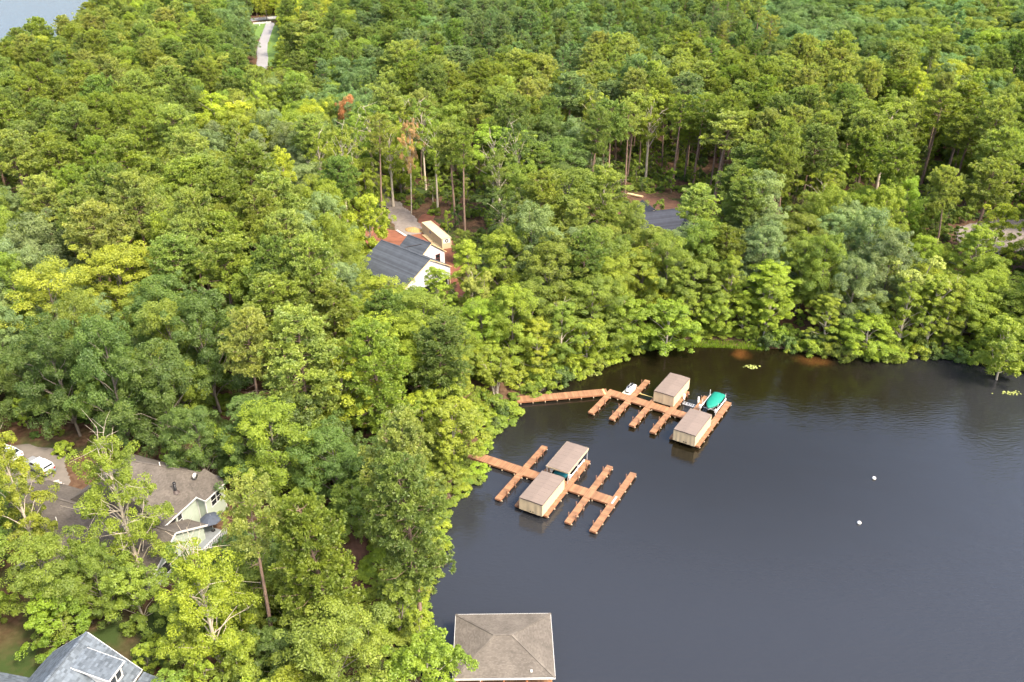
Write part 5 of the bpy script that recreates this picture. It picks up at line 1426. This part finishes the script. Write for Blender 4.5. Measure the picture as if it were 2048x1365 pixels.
# ------------------------------------------------------------------ stand the trees: the ones that show largest one by one, the rest as two woods
def pname(kind):
    return 'pine_tree' if kind in PINES else ('young_tree' if kind in ('maple', 'sapling') else 'broadleaf_tree')
for t in TREES:
    c = proj(np.array([t['x'], t['y'], t['z'] + t['H'] * .7]))
    t['px'], t['py'], t['dist'] = c
    hw_ = t['W'] / 2 * FPX / c[2]; hh = t['H'] * .35 * FPX / c[2]
    t['inview'] = (c[0] + hw_ > 6) and (c[0] - hw_ < 2042) and (c[1] + hh > 6) and (c[1] - hh < 1360)
    t['app'] = t['W'] * FPX / c[2] + (1000 if t['hero'] else 0)
LIMIT = {'pine_tree': 296, 'broadleaf_tree': 296, 'young_tree': 200}
single, wood = [], []
for nm in LIMIT:
    g = sorted([t for t in TREES if pname(t['kind']) == nm], key=lambda t: (not t['inview'], -t['app']))
    g1 = [t for t in g if t['inview']][:LIMIT[nm]]
    ids = {id(t) for t in g1}
    single += g1; wood += [t for t in g if id(t) not in ids]

def ctr(root, x, y): return np.array(lw(root, x, y))
ANCH = [('the brown roofed green house', ctr(bh, 6, -8)), ('the white wrapped house', ctr(wh, 7, 0)), ('the beige container', ctr(ct, 6, 1)), ('the charcoal roofed house', ctr(dh, 5, 0)),
        ('the slate roofed house', ctr(sh, 6, 0)), ('the lower dock landing', LD.w(95.6, -60)), ('the upper dock landing', pA), ('the hip roofed boathouse', np.array([-.98, 72.])),
        ('the far road bend', at(527, 112, 5)[:2]), ('the grey drive near the cove', at(1950, 470, 5)[:2]), ('the grassy bank of the cove', at(1510, 700, 0)[:2]), ('the bright far lake', np.array([-225, 400.])),
        ('the white road rails', at(528, 42, 5)[:2]), ('the long dock tarped boat', at(1420, 720, 0)[:2]), ('the black car on gravel', at(770, 425, 5)[:2]), ('the pickup truck', at(70, 940, 5)[:2]),
        ('the shore lily pads', at(2022, 787, 0)[:2]), ('the pine straw clearing', at(735, 1160, 2)[:2])]
ANCH += [(n_, at(x_, y_, 22)[:2]) for n_, x_, y_ in (('the rust-brown crown', 693, 200), ('the orange-brown crown', 812, 250), ('the bright double crown', 445, 215), ('the gap of trunks', 1310, 330), ('the tall yellow tree', 1790, 230), ('the big dark oaks', 300, 680), ('the yellow crowned oak', 228, 510), ('the grey-green edge oak', 45, 450), ('the far yellow crown', 570, 15))]
ANCH = [a for a in ANCH if a[0] != 'the long dock tarped boat']
TYPE = {'pine': 'high crowned pine', 'fullpine': 'broad full pine', 'slimpine': 'slim pointed pine', 'thinpine': 'bare trunked pine', 'oak': 'round broadleaf tree', 'poplar': 'upright broadleaf tree',
        'tall': 'pale trunked tall tree', 'snaggy': 'tree with dead twigs', 'maple': 'low leafy tree', 'sapling': 'thin young tree', 'multi': 'many stemmed tree', 'leaning': 'leaning many stemmed tree'}
ORD = ['nearest', 'second', 'third', 'fourth', 'fifth', 'sixth', 'seventh', 'eighth', 'ninth', 'tenth', 'eleventh', 'twelfth', 'thirteenth', 'fourteenth', 'fifteenth', 'sixteenth']
bk = {}
for t in single:
    p = np.array([t['x'], t['y']])
    ds = [np.linalg.norm(p - a[1]) for a in ANCH]
    k = int(np.argmin(ds)); v = p - ANCH[k][1]
    # seen from the viewer: behind = farther away, before = nearer
    f = ANCH[k][1] / np.linalg.norm(ANCH[k][1]); s_ = np.array([f[1], -f[0]])
    a, b = v @ f, v @ s_
    rel = ('behind' if a > 0 else 'in front of') if abs(a) > abs(b) else ('to the lake side of' if False else ('right of' if b > 0 else 'left of'))
    t['key'] = (T_[t['tint']][1], TYPE[t['kind']], rel, ANCH[k][0]); t['ad'] = ds[k]
    bk.setdefault(t['key'], []).append(t)
for (cw, tw, rel, an), g in bk.items():
    g.sort(key=lambda t: t['ad'])
    for i, t in enumerate(g):
        if len(g) == 1: t['label'] = f'{cw} {tw} {rel} {an}'; 
        elif i < len(ORD): t['label'] = f'{cw} {tw}, {ORD[i]} such {rel} {an}'
        else: t['label'] = f'{cw} {tw} deep in the stand {rel} {an}'
        t['group'] = f'{cw} trees {rel} {an}' if i < len(ORD) else f'{cw} {tw}s deep {rel} {an}'
rg = np.random.default_rng(33)
for t in single:
    vs = V[t['kind']]; tr, cr, jn, Hn, Wn = vs[rg.integers(len(vs))]
    nm = pname(t['kind'])
    o = thing(nm, t['label'], {'pine_tree': 'pine tree', 'broadleaf_tree': 'broadleaf tree', 'young_tree': 'young tree'}[nm], (t['x'], t['y'], t['z'] - .1), rg.uniform(0, 2 * pi) if t['kind'] != 'leaning' else 0, t['group'])
    o.scale = (t['W'] / Wn, t['W'] / Wn, t['H'] / Hn)
    if not t['kind'] == 'leaning': o.rotation_euler[0], o.rotation_euler[1] = rg.normal(0, .022, 2)
    link('trunk', tr, o)
    c = link('crown', cr, o)
    c['tint'] = [float(x) for x in np.array(T_[t['tint']][0]) * rg.uniform(.86, 1.14) * rg.uniform(.94, 1.06, 3)]

def scatter(name, label, items, kinds):
    """items: (x, y, z, kind, W, H, tint, rot)"""
    src = bpy.data.collections.new(name + '_shapes'); idx = {}
    n = 0
    for k in kinds:
        for tr, cr, jn, Hn, Wn in V[k]:
            if jn is None: continue
            o = bpy.data.objects.new('%s_shape_%03d' % (name, n), jn); src.objects.link(o)
            idx.setdefault(k, []).append((n, Hn, Wn)); n += 1
    me = bpy.data.meshes.new(name); N = len(items)
    me.vertices.add(N); me.vertices.foreach_set('co', np.array([i[:3] for i in items], np.float32).ravel())
    pick = [idx[i[3]][rg.integers(len(idx[i[3]]))] for i in items]
    at_ = me.attributes.new('pick', 'INT', 'POINT'); at_.data.foreach_set('value', np.array([p[0] for p in pick], np.int32))
    at_ = me.attributes.new('scl', 'FLOAT_VECTOR', 'POINT'); at_.data.foreach_set('vector', np.array([(i[4] / p[2], i[4] / p[2], i[5] / p[1]) for i, p in zip(items, pick)], np.float32).ravel())
    at_ = me.attributes.new('turn', 'FLOAT_VECTOR', 'POINT'); at_.data.foreach_set('vector', np.array([(0, 0, i[7]) for i in items], np.float32).ravel())
    at_ = me.attributes.new('tint', 'FLOAT_COLOR', 'POINT'); at_.data.foreach_set('color', np.array([(*i[6], 1) for i in items], np.float32).ravel())
    o = link(name, me, kind='stuff', label=label)
    ng = bpy.data.node_groups.new(name, 'GeometryNodeTree')
    ng.interface.new_socket('Geometry', in_out='INPUT', socket_type='NodeSocketGeometry')
    ng.interface.new_socket('Geometry', in_out='OUTPUT', socket_type='NodeSocketGeometry')
    a = ng.nodes.new('NodeGroupInput'); b = ng.nodes.new('NodeGroupOutput')
    ip = ng.nodes.new('GeometryNodeInstanceOnPoints'); ci = ng.nodes.new('GeometryNodeCollectionInfo')
    ci.inputs['Collection'].default_value = src; ci.inputs['Separate Children'].default_value = True; ci.inputs['Reset Children'].default_value = True
    def na(nm, ty):
        x = ng.nodes.new('GeometryNodeInputNamedAttribute'); x.data_type = ty; x.inputs[0].default_value = nm; return x.outputs[0]
    L = ng.links.new
    L(a.outputs[0], ip.inputs['Points']); L(ci.outputs[0], ip.inputs['Instance']); ip.inputs['Pick Instance'].default_value = True
    L(na('pick', 'INT'), ip.inputs['Instance Index']); L(na('scl', 'FLOAT_VECTOR'), ip.inputs['Scale'])
    er = ng.nodes.new('FunctionNodeEulerToRotation'); L(na('turn', 'FLOAT_VECTOR'), er.inputs[0]); L(er.outputs[0], ip.inputs['Rotation'])
    L(ip.outputs[0], b.inputs[0])
    md = o.modifiers.new('scatter', 'NODES'); md.node_group = ng
    return o
def jit(c): return tuple(np.clip(np.array(T_[c][0]) * rg.uniform(.85, 1.15) * rg.uniform(.94, 1.06, 3), 0, 1))
it = lambda t: (t['x'], t['y'], t['z'] - .1, t['kind'], t['W'], t['H'], jit(t['tint']), rg.uniform(0, 6.28))
scatter('pine_forest', 'farther pines that run together as a wood', [it(t) for t in wood if t['kind'] in PINES], PINES)
scatter('broadleaf_forest', 'farther broadleaf trees that run together as a wood', [it(t) for t in wood if t['kind'] not in PINES], ('oak', 'poplar', 'tall', 'snaggy', 'maple', 'multi', 'leaning', 'sapling'))

# undergrowth below the trees
P = np.c_[rg.uniform(-260, 200, 17000), rg.uniform(35, 430, 17000)]
sd = shore_dist(P); pj = proj(np.c_[P, np.full(len(P), 4.)])
ok = (sd > .6) & (pj[:, 0] > -200) & (pj[:, 0] < 2250) & (pj[:, 1] < 1560) & (pj[:, 2] > 0)
for poly, mg in [c for c in CLEAR if c[0] is not GAP]: ok &= ~(poly_sdf(P, np.asarray(poly)) < max(0, mg - .5))
P, sd = P[ok], sd[ok]; z = height(P)
items = []
for (x, y), d, zz in zip(P, sd, z):
    big = rg.random() < .22 and d > 4
    tn = rg.choice(['dark', 'mid', 'fresh', 'mid'])
    if big: items.append((x, y, zz - .1, 'sapling', rg.uniform(2.4, 4), rg.uniform(4, 8), jit(tn), rg.uniform(0, 6.28)))
    else: items.append((x, y, zz - .1, 'shrub', rg.uniform(1.6, 3.4), rg.uniform(.9, 2.4), jit(tn), rg.uniform(0, 6.28)))
scatter('undergrowth', 'low green undergrowth between the trunks', items, ('sapling', 'shrub'))

# shrubs on the water's edge, one by one
seg = SHORE[3:]
L_ = np.concatenate([[0], np.cumsum(np.linalg.norm(np.diff(seg, axis=0), axis=1))])
SEGN = [(0, 'beside the hip roofed boathouse'), (2, 'below the tall twin pines'), (4, 'on the bank below the lower dock'), (7, 'on the bank between the two docks'), (10.5, 'right of the upper pier'), (16, 'right of the grassy bank'), (21.5, 'under the many stemmed tree'), (25.5, 'at the far end of the cove shore')]
cnt = {}
q = 0.4
while q < L_[-1]:
    i = min(np.searchsorted(L_, q, 'right') - 1, len(seg) - 2); f = (q - L_[i]) / (L_[i + 1] - L_[i])
    p = seg[i] + (seg[i + 1] - seg[i]) * f; d = nrm(seg[i + 1] - seg[i]); n = np.array([-d[1], d[0]])
    u = i + f
    grass = 15.0 < u < 17.1
    left = u < 8.5
    for row, off in enumerate((.3, 2.5, 4.7, 6.9) if left else ((3.6,) if grass else (.2, 2.6))):
        if left and 4.0 < u < 5.4 and row == 0: pass
        pp = p + n * (off + rg.uniform(-.4, .4)) + d * rg.uniform(-.6, .6)
        for poly in ():
            pass
        if min(np.linalg.norm(pp - a[1]) for a in ANCH if 'dock landing' in a[0]) < 2.9: continue
        sgn = [s for k, s in SEGN if u >= k][-1]
        cnt.setdefault(sgn, []).append(None)
        k = len(cnt[sgn])
        W_ = rg.uniform(2.8, 4.2) if left else rg.uniform(3.6, 5.2)
        H_ = rg.uniform(1.0, 1.7) if left else (rg.uniform(.7, 1.1) if grass else rg.uniform(2.0, 3.2) + .6 * row)
        vs = V['shrub']; tr, cr, jn, Hn, Wn = vs[rg.integers(4)]
        tn = rg.choice(['fresh', 'mid', 'yel'] if left else ['fresh', 'mid', 'dark', 'yel', 'fresh'])
        o = thing('shrub', None, 'shrub', (pp[0], pp[1], max(gz(*pp), -.2) - .1), rg.uniform(0, 6.28), 'shrubs ' + sgn)
        cnt[sgn][-1] = (o, T_[tn][1])
        o.scale = (W_ / Wn, W_ / Wn, H_ / Hn)
        link('stem', tr, o); c = link('foliage', cr, o); c['tint'] = [float(x) for x in jit(tn)]
    q += rg.uniform(1.8, 2.3) if left else rg.uniform(2.2, 2.8)
NUM = ['first', 'second', 'third', 'fourth', 'fifth', 'sixth', 'seventh', 'eighth', 'ninth', 'tenth', 'eleventh', 'twelfth', 'thirteenth', 'fourteenth', 'fifteenth', 'sixteenth', 'seventeenth', 'eighteenth', 'nineteenth', 'twentieth']
for sgn, g in cnt.items():
    by = {}
    for o, cw in g: by.setdefault(cw, []).append(o)
    for cw, os_ in by.items():
        for i, o in enumerate(os_): o['label'] = f'{cw} shrub {sgn}, {NUM[min(i, 19)]} along the water' if i < 20 else f'{cw} shrub {sgn}, past the twentieth'
# bright grass tongue of the cove bank
gt = MB(); C = []
for k in range(2600):
    u = rg.uniform(14.9, 17.2); i = int(u); p = seg[i] + (seg[i + 1] - seg[i]) * (u - i); d = nrm(seg[i + 1] - seg[i]); n = np.array([-d[1], d[0]])
    pp = p + n * rg.uniform(-.9, 1.4); C.append((*pp, max(gz(*pp), .02)))
C = np.array(C); N_ = len(C)
a = rg.uniform(0, 6.28, N_); hh = rg.uniform(.18, .5, N_); wv = np.c_[np.cos(a), np.sin(a), np.zeros(N_)] * .05
tip = C + np.c_[rg.normal(0, .14, N_), rg.normal(0, .14, N_), hh]
gt.add(np.stack([C - wv, C + wv, tip + wv * .4, tip - wv * .4], 1).reshape(-1, 3), np.arange(N_)[:, None] * 4 + [0, 1, 2, 3], 0, rg.uniform(0, 1, N_))
o = link('bank_grass', gt.mesh('bank_grass', M_LEAF), kind='stuff', label='bright green grass tongue at the water line of the cove')
o['tint'] = [.16, .24, .02]
tri = sum(len(m.loops) - 2 * len(m.polygons) for m in bpy.data.meshes)
print('triangles', tri)
print('trees', len(TREES), 'single', len(single), 'wood', len(wood), 'undergrowth', len(items), 'shrubs', sum(map(len, cnt.values())))
